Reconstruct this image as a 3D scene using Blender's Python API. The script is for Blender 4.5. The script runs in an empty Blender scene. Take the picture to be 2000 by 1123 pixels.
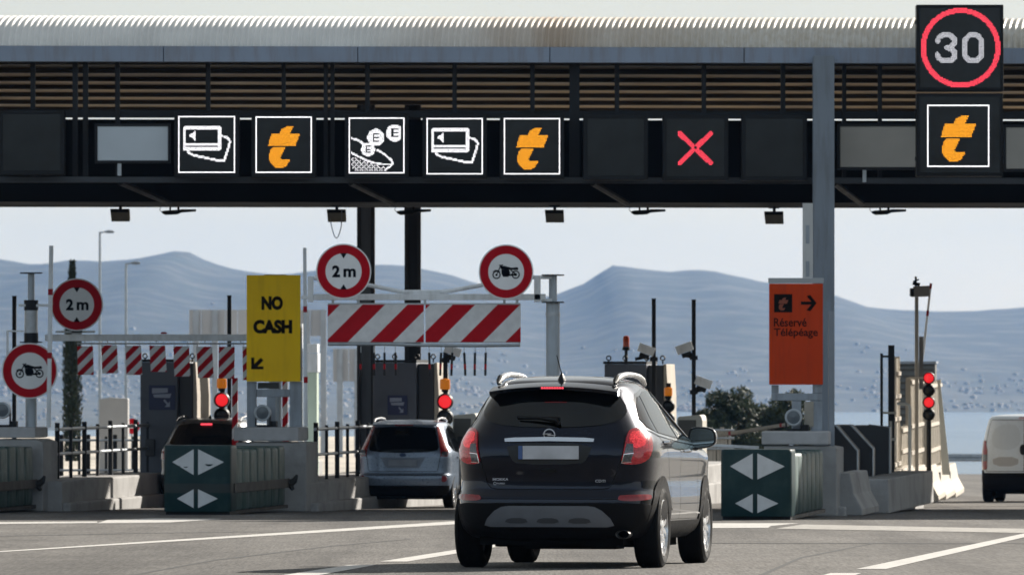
import bpy, bmesh, math, random
from math import radians as R, sin, cos, pi, sqrt, atan2
from mathutils import Vector, Matrix, noise as mnoise
SC = bpy.context.scene
COL = SC.collection

# ---------------------------------------------------------------- camera, sky, sun, exposure
F = 13620.0                    # focal length in photo pixels (2000 wide)
HZ = 714.0                     # true horizon row
SLOPE = 166.0 / F              # the plaza falls gently away from the camera
def gz(y):                     # height of the plaza
    return -SLOPE * y
cam_d = bpy.data.cameras.new('camera')
cam = bpy.data.objects.new('camera', cam_d)
COL.objects.link(cam)
cam.location = (0, 0, 1.0)
cam.rotation_euler = (R(90) + math.atan((HZ - 561.5) / F), 0, 0)
cam_d.sensor_width = 36.0
cam_d.lens = 36.0 * F / 2000.0
cam_d.clip_start = 1.0
cam_d.clip_end = 60000.0
cam_d.dof.use_dof = True
cam_d.dof.focus_distance = 66.0
cam_d.dof.aperture_fstop = 9.0
SC.camera = cam

SUN_AZ = R(41)                 # to the right of straight ahead
SUN_EL = R(26)
world = bpy.data.worlds.new('World')
SC.world = world
world.use_nodes = True
wn = world.node_tree.nodes
sky = wn.new('ShaderNodeTexSky')
sky.sky_type = 'NISHITA'
sky.sun_disc = False
sky.sun_elevation = SUN_EL
sky.sun_rotation = SUN_AZ
sky.altitude = 100
sky.air_density = 1.0
sky.dust_density = 1.0
sky.ozone_density = 1.5
bg = wn['Background']
bg.inputs[1].default_value = 0.068
# a thin veil of high cloud over the blue
wl = world.node_tree.links
wtc = wn.new('ShaderNodeTexCoord')
wmp = wn.new('ShaderNodeMapping'); wmp.inputs['Scale'].default_value = (1.0, 1.0, 5.0)
wnz = wn.new('ShaderNodeTexNoise'); wnz.inputs['Scale'].default_value = 5.0; wnz.inputs['Detail'].default_value = 7
wmr = wn.new('ShaderNodeMapRange'); wmr.inputs[1].default_value = 0.3; wmr.inputs[2].default_value = 0.75
wmr.inputs[3].default_value = 0.66; wmr.inputs[4].default_value = 0.92
wmx = wn.new('ShaderNodeMixRGB'); wmx.inputs[2].default_value = (5.15, 5.0, 4.48, 1)
wl.new(wtc.outputs['Generated'], wmp.inputs[0]); wl.new(wmp.outputs[0], wnz.inputs['Vector'])
wl.new(wnz.outputs['Fac'], wmr.inputs[0]); wl.new(wmr.outputs[0], wmx.inputs[0])
wl.new(sky.outputs[0], wmx.inputs[1])
# the veil is brightest low, dimmer overhead, and raised behind to lighten camera-facing fronts
wsx = wn.new('ShaderNodeSeparateXYZ'); wl.new(wtc.outputs['Generated'], wsx.inputs[0])
wel = wn.new('ShaderNodeMapRange'); wel.interpolation_type = 'SMOOTHSTEP'
wel.inputs[1].default_value = 0.05; wel.inputs[2].default_value = 0.60; wel.inputs[3].default_value = 1.22; wel.inputs[4].default_value = 0.68
wl.new(wsx.outputs['Z'], wel.inputs[0])
wba = wn.new('ShaderNodeMapRange'); wba.interpolation_type = 'SMOOTHSTEP'
wba.inputs[1].default_value = -0.9; wba.inputs[2].default_value = 0.5; wba.inputs[3].default_value = 1.22; wba.inputs[4].default_value = 1.0
wl.new(wsx.outputs['Y'], wba.inputs[0])
who = wn.new('ShaderNodeMapRange'); who.interpolation_type = 'SMOOTHSTEP'
who.inputs[1].default_value = 0.008; who.inputs[2].default_value = 0.060; who.inputs[3].default_value = 0.96; who.inputs[4].default_value = 0.76
wl.new(wsx.outputs['Z'], who.inputs[0])
wm2 = wn.new('ShaderNodeMath'); wm2.operation = 'MULTIPLY'; wl.new(who.outputs[0], wm2.inputs[0]); wl.new(wel.outputs[0], wm2.inputs[1])
wmu = wn.new('ShaderNodeMath'); wmu.operation = 'MULTIPLY'; wl.new(wm2.outputs[0], wmu.inputs[0]); wl.new(wba.outputs[0], wmu.inputs[1])
wvm = wn.new('ShaderNodeMixRGB'); wvm.blend_type = 'MULTIPLY'; wvm.inputs[0].default_value = 1.0
wl.new(wmx.outputs[0], wvm.inputs[1]); wl.new(wmu.outputs[0], wvm.inputs[2])
# away from the sun the sky is bluer
wbl = wn.new('ShaderNodeMapRange'); wbl.interpolation_type = 'SMOOTHSTEP'
wbl.inputs[1].default_value = -0.8; wbl.inputs[2].default_value = 0.6; wbl.inputs[3].default_value = 1.0; wbl.inputs[4].default_value = 0.0
wl.new(wsx.outputs['Y'], wbl.inputs[0])
wtn = wn.new('ShaderNodeMixRGB'); wtn.blend_type = 'MULTIPLY'; wtn.inputs[2].default_value = (0.84, 0.99, 1.18, 1)
wl.new(wbl.outputs[0], wtn.inputs[0]); wl.new(wvm.outputs[0], wtn.inputs[1]); wl.new(wtn.outputs[0], bg.inputs[0])
sun_d = bpy.data.lights.new('sun', 'SUN')
sun_d.energy = 4.2
sun_d.angle = R(0.6)
sun_d.color = (1.0, 0.93, 0.83)
sun = bpy.data.objects.new('sun', sun_d)
COL.objects.link(sun)
sdir = Vector((sin(SUN_AZ) * cos(SUN_EL), cos(SUN_AZ) * cos(SUN_EL), sin(SUN_EL)))
sun.rotation_euler = sdir.to_track_quat('Z', 'Y').to_euler()
sun.location = (40, 40, 60)
VS = SC.view_settings
VS.view_transform = 'Standard'
VS.look = 'None'
VS.gamma = 1.0
VS.use_curve_mapping = False
VS.exposure = 1.12
SC.cycles.volume_bounces = 1
SC.cycles.max_bounces = 8

# ---------------------------------------------------------------- materials
MATS = {}
def mat(name, color, rough=0.6, metal=0.0, var=0.12, scale=6.0, bump=0.0, coat=0.0, spec=0.5, emit=None, estr=0.0,
        dirt=None, dirt_amt=0.0, dirt_scale=1.5, streak=False, bscale=None):
    if name in MATS:
        return MATS[name]
    m = bpy.data.materials.new(name)
    MATS[name] = m
    m.use_nodes = True
    nt = m.node_tree
    N, L = nt.nodes, nt.links
    b = N['Principled BSDF']
    b.inputs['Roughness'].default_value = rough
    b.inputs['Metallic'].default_value = metal
    b.inputs['Specular IOR Level'].default_value = spec
    b.inputs['Coat Weight'].default_value = coat
    b.inputs['Coat Roughness'].default_value = 0.04
    b.inputs['Coat IOR'].default_value = 1.38
    tc = N.new('ShaderNodeTexCoord')
    src = None
    c4 = (*color, 1)
    if var > 0:
        nz = N.new('ShaderNodeTexNoise')
        nz.inputs['Scale'].default_value = scale
        nz.inputs['Detail'].default_value = 5
        L.new(tc.outputs['Object'], nz.inputs['Vector'])
        rp = N.new('ShaderNodeValToRGB')
        rp.color_ramp.elements[0].position = 0.3
        rp.color_ramp.elements[1].position = 0.72
        rp.color_ramp.elements[0].color = (*[max(0, c * (1 - var)) for c in color], 1)
        rp.color_ramp.elements[1].color = (*[min(1, c * (1 + var)) for c in color], 1)
        L.new(nz.outputs['Fac'], rp.inputs[0])
        src = rp.outputs[0]
        mr = N.new('ShaderNodeMapRange')
        mr.inputs[1].default_value = 0.3; mr.inputs[2].default_value = 0.7
        mr.inputs[3].default_value = max(0.02, rough * 0.85); mr.inputs[4].default_value = min(1, rough * 1.15)
        L.new(nz.outputs['Fac'], mr.inputs[0])
        L.new(mr.outputs[0], b.inputs['Roughness'])
    if dirt is not None:
        n2 = N.new('ShaderNodeTexNoise')
        n2.inputs['Scale'].default_value = dirt_scale
        n2.inputs['Detail'].default_value = 6
        n2.inputs['Roughness'].default_value = 0.65
        if streak:
            mp = N.new('ShaderNodeMapping')
            mp.inputs['Scale'].default_value = (6, 6, 0.7)
            L.new(tc.outputs['Object'], mp.inputs[0]); L.new(mp.outputs[0], n2.inputs['Vector'])
        else:
            L.new(tc.outputs['Object'], n2.inputs['Vector'])
        r2 = N.new('ShaderNodeValToRGB')
        r2.color_ramp.elements[0].position = 0.47
        r2.color_ramp.elements[1].position = 0.68
        r2.color_ramp.elements[0].color = (0, 0, 0, 1)
        r2.color_ramp.elements[1].color = (dirt_amt, dirt_amt, dirt_amt, 1)
        L.new(n2.outputs['Fac'], r2.inputs[0])
        mx = N.new('ShaderNodeMixRGB')
        mx.inputs[1].default_value = c4
        mx.inputs[2].default_value = (*dirt, 1)
        L.new(r2.outputs[0], mx.inputs[0])
        if src: L.new(src, mx.inputs[1])
        src = mx.outputs[0]
    if src: L.new(src, b.inputs['Base Color'])
    else: b.inputs['Base Color'].default_value = c4
    if bump > 0:
        n3 = N.new('ShaderNodeTexNoise')
        n3.inputs['Scale'].default_value = bscale or scale * 8
        n3.inputs['Detail'].default_value = 4
        L.new(tc.outputs['Object'], n3.inputs['Vector'])
        bp = N.new('ShaderNodeBump')
        bp.inputs['Strength'].default_value = bump
        bp.inputs['Distance'].default_value = 0.02
        L.new(n3.outputs['Fac'], bp.inputs['Height'])
        L.new(bp.outputs[0], b.inputs['Normal'])
    if emit is not None:
        b.inputs['Emission Color'].default_value = (*emit, 1)
        b.inputs['Emission Strength'].default_value = estr
    return m

def stripe_mat(name, period, phase=0.0, slope=1.0, red=(0.52, 0.008, 0.016), white=(0.86, 0.86, 0.87)):
    """diagonal red and white bands across x and z"""
    m = mat(name, white, 0.55, var=0, spec=0.1)
    nt = m.node_tree; N, L = nt.nodes, nt.links
    tc = N.new('ShaderNodeTexCoord')
    sx = N.new('ShaderNodeSeparateXYZ'); L.new(tc.outputs['Object'], sx.inputs[0])
    mz = N.new('ShaderNodeMath'); mz.operation = 'MULTIPLY'; mz.inputs[1].default_value = slope
    L.new(sx.outputs['Z'], mz.inputs[0])
    su = N.new('ShaderNodeMath'); su.operation = 'SUBTRACT'
    L.new(sx.outputs['X'], su.inputs[0]); L.new(mz.outputs[0], su.inputs[1])
    dv = N.new('ShaderNodeMath'); dv.operation = 'DIVIDE'; dv.inputs[1].default_value = period
    L.new(su.outputs[0], dv.inputs[0])
    ad = N.new('ShaderNodeMath'); ad.operation = 'ADD'; ad.inputs[1].default_value = phase
    L.new(dv.outputs[0], ad.inputs[0])
    fr = N.new('ShaderNodeMath'); fr.operation = 'FRACT'; L.new(ad.outputs[0], fr.inputs[0])
    lt = N.new('ShaderNodeMath'); lt.operation = 'LESS_THAN'; lt.inputs[1].default_value = 0.5
    L.new(fr.outputs[0], lt.inputs[0])
    nz = N.new('ShaderNodeTexNoise'); nz.inputs['Scale'].default_value = 9; nz.inputs['Detail'].default_value = 6
    L.new(tc.outputs['Object'], nz.inputs['Vector'])
    mx = N.new('ShaderNodeMixRGB'); mx.inputs[1].default_value = (*white, 1); mx.inputs[2].default_value = (*red, 1)
    L.new(lt.outputs[0], mx.inputs[0])
    mp = N.new('ShaderNodeMixRGB'); mp.blend_type = 'MULTIPLY'; mp.inputs[0].default_value = 0.35
    L.new(mx.outputs[0], mp.inputs[1]); L.new(nz.outputs['Fac'], mp.inputs[2])
    L.new(mp.outputs[0], N['Principled BSDF'].inputs['Base Color'])
    return m

# ---------------------------------------------------------------- mesh builder
class MB:
    def __init__(s):
        s.v = []; s.f = []; s.m = []
    def add(s, verts, faces, mi=0, M=None):
        o = len(s.v)
        if M is not None:
            verts = [M @ Vector(p) for p in verts]
        s.v.extend([tuple(p) for p in verts])
        for f in faces:
            s.f.append([i + o for i in f]); s.m.append(mi)
        return s
    def box(s, x0, x1, y0, y1, z0, z1, mi=0, M=None):
        v = [(x0,y0,z0),(x1,y0,z0),(x1,y1,z0),(x0,y1,z0),(x0,y0,z1),(x1,y0,z1),(x1,y1,z1),(x0,y1,z1)]
        f = [(0,3,2,1),(4,5,6,7),(0,1,5,4),(1,2,6,5),(2,3,7,6),(3,0,4,7)]
        return s.add(v, f, mi, M)
    def cyl(s, p0, p1, r0, r1=None, n=14, mi=0, M=None, cap=True):
        r1 = r0 if r1 is None else r1
        p0 = Vector(p0); p1 = Vector(p1)
        d = (p1 - p0).normalized()
        a = d.orthogonal().normalized(); b = d.cross(a)
        v = []
        for p, r in ((p0, r0), (p1, r1)):
            for i in range(n):
                t = 2 * pi * i / n
                v.append(p + a * (r * cos(t)) + b * (r * sin(t)))
        f = [(i, (i + 1) % n, n + (i + 1) % n, n + i) for i in range(n)]
        if cap:
            f.append(tuple(range(n - 1, -1, -1))); f.append(tuple(range(n, 2 * n)))
        return s.add(v, f, mi, M)
    def tube(s, pts, r, n=10, mi=0, M=None, sx=1.0):
        pts = [Vector(p) for p in pts]
        v = []; f = []
        a = None
        for k, p in enumerate(pts):
            d = (pts[min(k + 1, len(pts) - 1)] - pts[max(k - 1, 0)]).normalized()
            if a is None:
                a = d.orthogonal().normalized()
            a = (a - d * a.dot(d)).normalized(); b = d.cross(a)
            rr = r[k] if isinstance(r, (list, tuple)) else r
            for i in range(n):
                t = 2 * pi * i / n
                v.append(p + a * (rr * cos(t) * sx) + b * (rr * sin(t)))
        for k in range(len(pts) - 1):
            for i in range(n):
                f.append((k*n+i, k*n+(i+1)%n, (k+1)*n+(i+1)%n, (k+1)*n+i))
        f.append(tuple(range(n - 1, -1, -1))); f.append(tuple(range((len(pts)-1)*n, len(pts)*n)))
        return s.add(v, f, mi, M)
    def lathe(s, prof, n=24, mi=0, M=None, close=False):
        """profile of (radius, height) about the local z axis"""
        v = []; f = []
        for r, z in prof:
            for i in range(n):
                t = 2 * pi * i / n
                v.append((r * cos(t), r * sin(t), z))
        k = len(prof)
        for j in range(k - 1 + (1 if close else 0)):
            for i in range(n):
                j2 = (j + 1) % k
                f.append((j*n+i, j*n+(i+1)%n, j2*n+(i+1)%n, j2*n+i))
        if not close:
            if prof[0][0] > 1e-6: f.append(tuple(range(n - 1, -1, -1)))
            if prof[-1][0] > 1e-6: f.append(tuple(range((k-1)*n, k*n)))
        return s.add(v, f, mi, M)
    def prism(s, poly, y0, y1, mi=0, M=None):
        """polygon of (x, z) pushed through y"""
        n = len(poly)
        v = [(x, y0, z) for x, z in poly] + [(x, y1, z) for x, z in poly]
        f = [tuple(range(n)), tuple(range(2*n - 1, n - 1, -1))]
        f += [(i, n + i, n + (i + 1) % n, (i + 1) % n) for i in range(n)]
        return s.add(v, f, mi, M)
    def disc(s, cx, cz, y, r, n=32, thick=0.004, mi=0, M=None, r_in=0.0):
        """plate facing the camera (towards -y)"""
        if r_in <= 0:
            return s.prism([(cx + r*cos(2*pi*i/n), cz + r*sin(2*pi*i/n)) for i in range(n)], y, y + thick, mi, M)
        v = []
        for yy in (y, y + thick):
            for rr in (r_in, r):
                v += [(cx + rr*cos(2*pi*i/n), yy, cz + rr*sin(2*pi*i/n)) for i in range(n)]
        f = []
        for i in range(n):
            j = (i + 1) % n
            f += [(i, j, n+j, n+i), (2*n+i, 3*n+i, 3*n+j, 2*n+j), (n+i, n+j, 3*n+j, 3*n+i), (i, 2*n+i, 2*n+j, j)]
        return s.add(v, f, mi, M)
    def build(s, name, mats, parent=None, smooth=35, bevel=0.0, fix=True, seg=2):
        me = bpy.data.meshes.new(name)
        me.from_pydata(s.v, [], s.f)
        if not isinstance(mats, (list, tuple)): mats = [mats]
        for m in mats: me.materials.append(m)
        me.polygons.foreach_set('material_index', s.m)
        if fix:
            bm = bmesh.new(); bm.from_mesh(me)
            bmesh.ops.recalc_face_normals(bm, faces=bm.faces)
            bm.to_mesh(me); bm.free()
        if smooth:
            me.polygons.foreach_set('use_smooth', [True] * len(me.polygons))
            me.set_sharp_from_angle(angle=R(smooth))
        me.update()
        o = bpy.data.objects.new(name, me)
        COL.objects.link(o)
        if parent is not None: o.parent = parent
        if bevel > 0:
            b = o.modifiers.new('bevel', 'BEVEL'); b.width = bevel; b.segments = seg; b.limit_method = 'ANGLE'; b.angle_limit = R(40)
        return o

def tag(o, label, cat, group=None):
    o['label'] = label; o['category'] = cat
    if group: o['group'] = group
    return o
def thing(name, label, cat, loc=(0, 0, 0), rz=0.0, group=None):
    o = bpy.data.objects.new(name, None)
    o.empty_display_size = 0.2
    COL.objects.link(o)
    o.location = loc; o.rotation_euler = (0, 0, rz)
    return tag(o, label, cat, group)
def struct(o, kind='structure'):
    o['kind'] = kind
    return o
def copy_tree(root, loc=None, label=None):
    r = root.copy(); COL.objects.link(r)
    if loc is not None: r.location = loc
    if label: r['label'] = label
    for ch in list(root.children):
        c = ch.copy(); COL.objects.link(c); c.parent = r
        for g in list(ch.children):
            d = g.copy(); COL.objects.link(d); d.parent = c
    return r

def WX(px, d): return (px - 1000.0) / F * d
def WZ(py, d): return 1.0 + (HZ - py) / F * d
class Fr:
    """a frame standing at photo column px0 and distance d: lx, lz turn photo pixels into metres in that upright plane"""
    def __init__(s, px0, d, base=None):
        s.px0 = px0; s.d = d; s.s = F / d
        s.z0 = gz(d) if base is None else base
        s.loc = (WX(px0, d), d, s.z0)
    def x(s, px): return (px - s.px0) / s.s
    def z(s, py): return WZ(py, s.d) - s.z0
AX = R(-8.0)                    # the lanes run 8 degrees to the right of the view

TEXTS = {}
def text_mesh(txt, size, bold=0.0, depth=0.0, space=1.0):
    cu = bpy.data.curves.new('writing', 'FONT')
    cu.body = txt; cu.size = size; cu.offset = bold * size; cu.extrude = depth; cu.space_character = space
    cu.align_x = 'CENTER'; cu.align_y = 'CENTER'
    cu.resolution_u = 4
    o = bpy.data.objects.new('writing', cu); COL.objects.link(o)
    bpy.context.view_layer.update()
    me = o.evaluated_get(bpy.context.evaluated_depsgraph_get()).to_mesh()
    v = [tuple(p.co) for p in me.vertices]; f = [tuple(p.vertices) for p in me.polygons]
    bpy.data.objects.remove(o); bpy.data.curves.remove(cu)
    return v, f
def put_text(mb, txt, cx, y, cz, width=None, height=None, size=1.0, bold=0.0, mi=0, space=1.0, M=None, depth=0.002):
    """flat letters in the xz plane facing -y, centred on cx, cz, scaled to a given width and height"""
    v, f = text_mesh(txt, size, bold, 0.0, space)
    xs = [p[0] for p in v]; ys = [p[1] for p in v]
    w = max(xs) - min(xs); h = max(ys) - min(ys)
    kx = (width / w) if width else ((height / h) if height else 1.0)
    ky = (height / h) if height else kx
    mx = (max(xs) + min(xs)) / 2; my = (max(ys) + min(ys)) / 2
    mb.add([((p[0] - mx) * kx + cx, y, (p[1] - my) * ky + cz) for p in v], f, mi, M)

# ---------------------------------------------------------------- shared materials
M_asph = None
m_dark = mat('dark_painted_steel', (0.010, 0.011, 0.014), 0.55, 0.0, 0.2, 3, spec=0.3)
m_black = mat('black_plastic', (0.006, 0.006, 0.0065), 0.5, 0, 0.2, 5, spec=0.3)
m_screen = mat('dark_screen', (0.017, 0.019, 0.022), 0.16, 0, 0.25, 2.5, spec=0.3)
m_grey = mat('grey_painted_steel', (0.30, 0.34, 0.39), 0.5, 0.1, 0.12, 4, dirt=(0.12, 0.11, 0.10), dirt_amt=0.35, streak=True)
m_galv = mat('galvanised_steel', (0.42, 0.45, 0.48), 0.42, 0.55, 0.15, 7)
m_white = mat('white_paint', (0.76, 0.79, 0.82), 0.45, 0, 0.08, 5, dirt=(0.3, 0.29, 0.27), dirt_amt=0.3, streak=True)
m_redp = mat('red_paint', (0.38, 0.008, 0.016), 0.45, 0, 0.15, 6, spec=0.15)
m_signw = mat('sign_white', (0.76, 0.77, 0.78), 0.45, 0, 0.06, 4)
m_signr = mat('sign_red', (0.42, 0.004, 0.012), 0.45, 0, 0.08, 4, spec=0.08)
m_signb = mat('sign_black', (0.004, 0.005, 0.009), 0.6, 0, 0.1, 4, spec=0.05)
m_conc = mat('island_concrete', (0.36, 0.355, 0.35), 0.88, 0, 0.16, 2.2, 0.25, dirt=(0.12, 0.115, 0.11), dirt_amt=0.55, dirt_scale=1.2)
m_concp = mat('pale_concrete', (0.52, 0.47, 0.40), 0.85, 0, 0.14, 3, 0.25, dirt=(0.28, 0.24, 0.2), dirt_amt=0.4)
m_ledw = mat('white_diode', (0.8, 0.8, 0.8), 0.5, 0, 0, emit=(1.0, 0.97, 1.0), estr=1.0)
m_ledo = mat('amber_diode', (0.05, 0.02, 0.002), 0.5, 0, 0, emit=(1.0, 0.38, 0.008), estr=0.95)
m_ledr = mat('red_diode', (0.05, 0.005, 0.006), 0.5, 0, 0, emit=(1.0, 0.055, 0.095), estr=1.0)
m_sigred = mat('lit_red_lens', (0.3, 0.01, 0.01), 0.3, 0, 0, emit=(1.0, 0.022, 0.03), estr=0.38)
m_sigamb = mat('amber_lens', (0.6, 0.18, 0.01), 0.25, 0, 0, emit=(1.0, 0.28, 0.01), estr=0.10)
m_beacon = mat('orange_red_lens', (0.45, 0.05, 0.01), 0.25, 0, 0.1, 6)
m_rubber = mat('tyre_rubber', (0.0045, 0.0045, 0.005), 0.85, 0, 0.25, 12, 0.1, spec=0.2)
# ---------------------------------------------------------------- ground
def asphalt_mat():
    m = bpy.data.materials.new('asphalt'); m.use_nodes = True
    nt = m.node_tree; N, L = nt.nodes, nt.links; b = N['Principled BSDF']
    tc = N.new('ShaderNodeTexCoord')
    def nz(sc, det, mapscale=None, rough=0.6):
        n = N.new('ShaderNodeTexNoise'); n.inputs['Scale'].default_value = sc; n.inputs['Detail'].default_value = det
        n.inputs['Roughness'].default_value = rough
        if mapscale:
            mp = N.new('ShaderNodeMapping'); mp.inputs['Scale'].default_value = mapscale
            mp.inputs['Rotation'].default_value = (0, 0, R(8))
            L.new(tc.outputs['Object'], mp.inputs[0]); L.new(mp.outputs[0], n.inputs['Vector'])
        else:
            L.new(tc.outputs['Object'], n.inputs['Vector'])
        return n
    def ramp(src, p0, p1, c0, c1):
        r = N.new('ShaderNodeValToRGB'); e = r.color_ramp.elements
        e[0].position = p0; e[1].position = p1; e[0].color = (*c0, 1); e[1].color = (*c1, 1)
        L.new(src, r.inputs[0]); return r
    def mul(a, bb, fac=1.0):
        x = N.new('ShaderNodeMixRGB'); x.blend_type = 'MULTIPLY'; x.inputs[0].default_value = fac
        L.new(a, x.inputs[1]); L.new(bb, x.inputs[2]); return x.outputs[0]
    big = ramp(nz(0.35, 6).outputs['Fac'], 0.32, 0.7, (0.135, 0.128, 0.120), (0.185, 0.175, 0.164))
    tracks = ramp(nz(1.0, 4, (0.9, 0.035, 1)).outputs['Fac'], 0.36, 0.58, (0.64, 0.64, 0.65), (1, 1, 1))
    grain = ramp(nz(42, 2, (1, 0.03, 1), 0.8).outputs['Fac'], 0.32, 0.66, (0.62, 0.62, 0.62), (1.22, 1.22, 1.22))
    spots = ramp(nz(6, 4, (1, 0.5, 1)).outputs['Fac'], 0.66, 0.73, (1, 1, 1), (0.55, 0.55, 0.55))
    pale = ramp(nz(11, 3, (1, 0.4, 1)).outputs['Fac'], 0.74, 0.80, (1, 1, 1), (1.5, 1.45, 1.4))
    c = mul(mul(mul(mul(big.outputs[0], tracks.outputs[0]), grain.outputs[0]), spots.outputs[0]), pale.outputs[0])
    L.new(c, b.inputs['Base Color'])
    b.inputs['Roughness'].default_value = 0.9
    b.inputs['Specular IOR Level'].default_value = 0.25
    bp = N.new('ShaderNodeBump'); bp.inputs['Strength'].default_value = 0.5; bp.inputs['Distance'].default_value = 0.01
    g2 = nz(60, 3)
    L.new(g2.outputs['Fac'], bp.inputs['Height']); L.new(bp.outputs[0], b.inputs['Normal'])
    return m
M_asph = asphalt_mat()
m_earth = mat('dry_hillside', (0.10, 0.10, 0.06), 0.95, 0, 0.4, 0.05, 0)
def ground():
    ys = [-40, 0, 20, 40, 50, 60, 70, 80, 100, 120, 150, 200, 250, 300, 312, 340, 400, 470, 3000, 10000]
    xs = [-3000, -400, -120, -60, -30, -15, 0, 15, 30, 60, 120, 400, 3000]
    def h(y):
        if y <= 300: return gz(y)
        z0 = gz(300)
        if y >= 470: return -46.0
        t = (y - 300) / 170.0
        return z0 + (-46.0 - z0) * (t ** 0.8)
    v = [(x, y, h(y)) for y in ys for x in xs]
    n = len(xs); f = []; mi = []
    for j in range(len(ys) - 1):
        for i in range(n - 1):
            f.append((j*n+i, j*n+i+1, (j+1)*n+i+1, (j+1)*n+i)); mi.append(0 if ys[j] < 312 else 1)
    mb = MB(); mb.v = v; mb.f = f; mb.m = mi
    struct(mb.build('ground', [M_asph, m_earth], smooth=0, fix=False))
ground()

def added_back_slope():
    # unseen wooded rise, added behind the camera to darken what the cars mirror
    xs = [-420 + i * 20 for i in range(43)]; ys = [-45, -60, -80, -100, -130, -170]
    v = []
    for j, y in enumerate(ys):
        for x in xs:
            h = (0, 3, 7, 11, 14, 15)[j]
            v.append((x, y, gz(y) - .05 + h * (1 + .35 * mnoise.noise(Vector((x / 60.0, y / 50.0, 2)))) + (3 * mnoise.noise(Vector((x / 9.0, y / 9.0, 7))) if j else 0)))
    n = len(xs); mb = MB(); mb.v = v
    mb.f = [(j*n+i, j*n+i+1, (j+1)*n+i+1, (j+1)*n+i) for j in range(len(ys)-1) for i in range(n-1)]; mb.m = [0] * len(mb.f)
    struct(mb.build('added_dark_slope', mat('added_dark_scrub', (0.05, 0.055, 0.03), 0.95, 0, 0.5, 0.3, 0), smooth=0, fix=False))
added_back_slope()
def added_right_bank():
    # unseen bank added right of the frame to darken the SUV's side reflections
    n, k = 30, 6; v = []
    for i in range(n + 1):
        y = 62 + i * 5.5; x0 = 38 + i * 1.6
        for j in range(k):
            h = (-.05, 2.5, 5.5, 7.5, 8.0, -.5)[j] if 0 < i < n else -.05
            v.append((x0 + j * 6, y, gz(y) + h * (1 + .3 * mnoise.noise(Vector((y / 14.0, j * .7, 3)))) + (1.2 * mnoise.noise(Vector((y / 3.0, j * 2.0, 8))) if 0 < j < 5 and 0 < i < n else 0)))
    mb = MB(); mb.v = v; mb.f = [(i*k+j, i*k+j+1, (i+1)*k+j+1, (i+1)*k+j) for i in range(n) for j in range(k - 1)]; mb.m = [0] * len(mb.f)
    struct(mb.build('added_dark_bank', MATS['added_dark_scrub'], smooth=0, fix=False))
added_right_bank()

# ---------------------------------------------------------------- painted lines (laid 4 mm over the asphalt)
m_line = mat('road_paint', (0.60, 0.58, 0.55), 0.7, 0, 0.10, 5, 0.1, dirt=(0.22, 0.21, 0.2), dirt_amt=0.55, dirt_scale=14)
m_linew = mat('worn_road_paint', (0.42, 0.40, 0.37), 0.75, 0, 0.12, 5, 0.1, dirt=(0.17, 0.16, 0.15), dirt_amt=0.85, dirt_scale=6)
def gpt(px, py, up=0.004):
    d = F / (py - 880.0)
    return (WX(px, d), d, gz(d) + up)
def line(name, pts, m=None, up=0.004):
    mb = MB(); mb.add([gpt(x, y, up) for x, y in pts], [tuple(range(len(pts)))])
    struct(mb.build(name, m or m_line, smooth=0, fix=False))
line('lane_line', [(-80, 1090), (-80, 1081.5), (890, 1017.5), (1000, 1014), (1000, 1019), (890, 1023.5), (0, 1078)])
line('lane_dash', [(540, 1125), (612, 1125), (735, 1103), (684, 1103)])
line('lane_dash', [(742, 1096.5), (795, 1096.5), (905, 1078.5), (1010, 1061.5), (1008, 1057.5), (890, 1073.5)])
line('lane_line', [(1672, 1111), (1730, 1111), (2080, 1030.5), (2080, 1023.5), (2000, 1041.5)])
line('lane_dash', [(1590, 1128), (1622, 1119), (1682, 1119), (1655, 1128)])
line('stop_line', [(1340, 1031), (1500, 1030.5), (1505, 1027), (1560, 1021.5), (1340, 1021.5)])
line('stop_line', [(1515, 1032), (2080, 1042), (2080, 1034), (1568, 1024)], m_linew)
line('stop_line', [(-60, 1023.5), (190, 1021), (190, 1018), (-60, 1020)])
line('stop_line', [(190, 1021.5), (330, 1020), (440, 1013), (300, 1012), (210, 1015)])
# a sawn joint across the approach
mj = mat('joint_seal', (0.05, 0.05, 0.05), 0.8, 0, 0.2, 4)
for pts in ([(0, 1046), (300, 1040), (640, 1036.5), (640, 1037.2), (300, 1040.9), (0, 1047)], [(250, 1123), (420, 1092), (640, 1066), (800, 1052), (802, 1052.6), (645, 1067), (424, 1093.5), (262, 1123)],
            [(1480, 1123), (1560, 1088), (1700, 1061), (1704, 1061.6), (1568, 1089), (1492, 1123)]):
    line('sealed_crack', pts, mj, up=0.002)
line('road_joint', [(900, 1060.6), (2080, 1061.6), (2080, 1060.4), (900, 1059.4)], mj, up=0.003)

# ---------------------------------------------------------------- lake
def lake():
    m = mat('lake_water', (0.10, 0.15, 0.19), 0.22, 0, 0.1, 0.002, 0.0)
    nt = m.node_tree; N, L = nt.nodes, nt.links
    tc = N.new('ShaderNodeTexCoord'); nz = N.new('ShaderNodeTexNoise')
    nz.inputs['Scale'].default_value = 0.05; nz.inputs['Detail'].default_value = 5
    L.new(tc.outputs['Object'], nz.inputs['Vector'])
    bp = N.new('ShaderNodeBump'); bp.inputs['Strength'].default_value = 0.5; bp.inputs['Distance'].default_value = 1.5
    L.new(nz.outputs['Fac'], bp.inputs['Height']); L.new(bp.outputs[0], N['Principled BSDF'].inputs['Normal'])
    mb = MB(); mb.add([(-2990, 430, -39), (2990, 430, -39), (2990, 6700, -39), (-2990, 6700, -39)], [(0, 1, 2, 3)])
    struct(mb.build('lake_water', m, smooth=0, fix=False))
lake()

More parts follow.
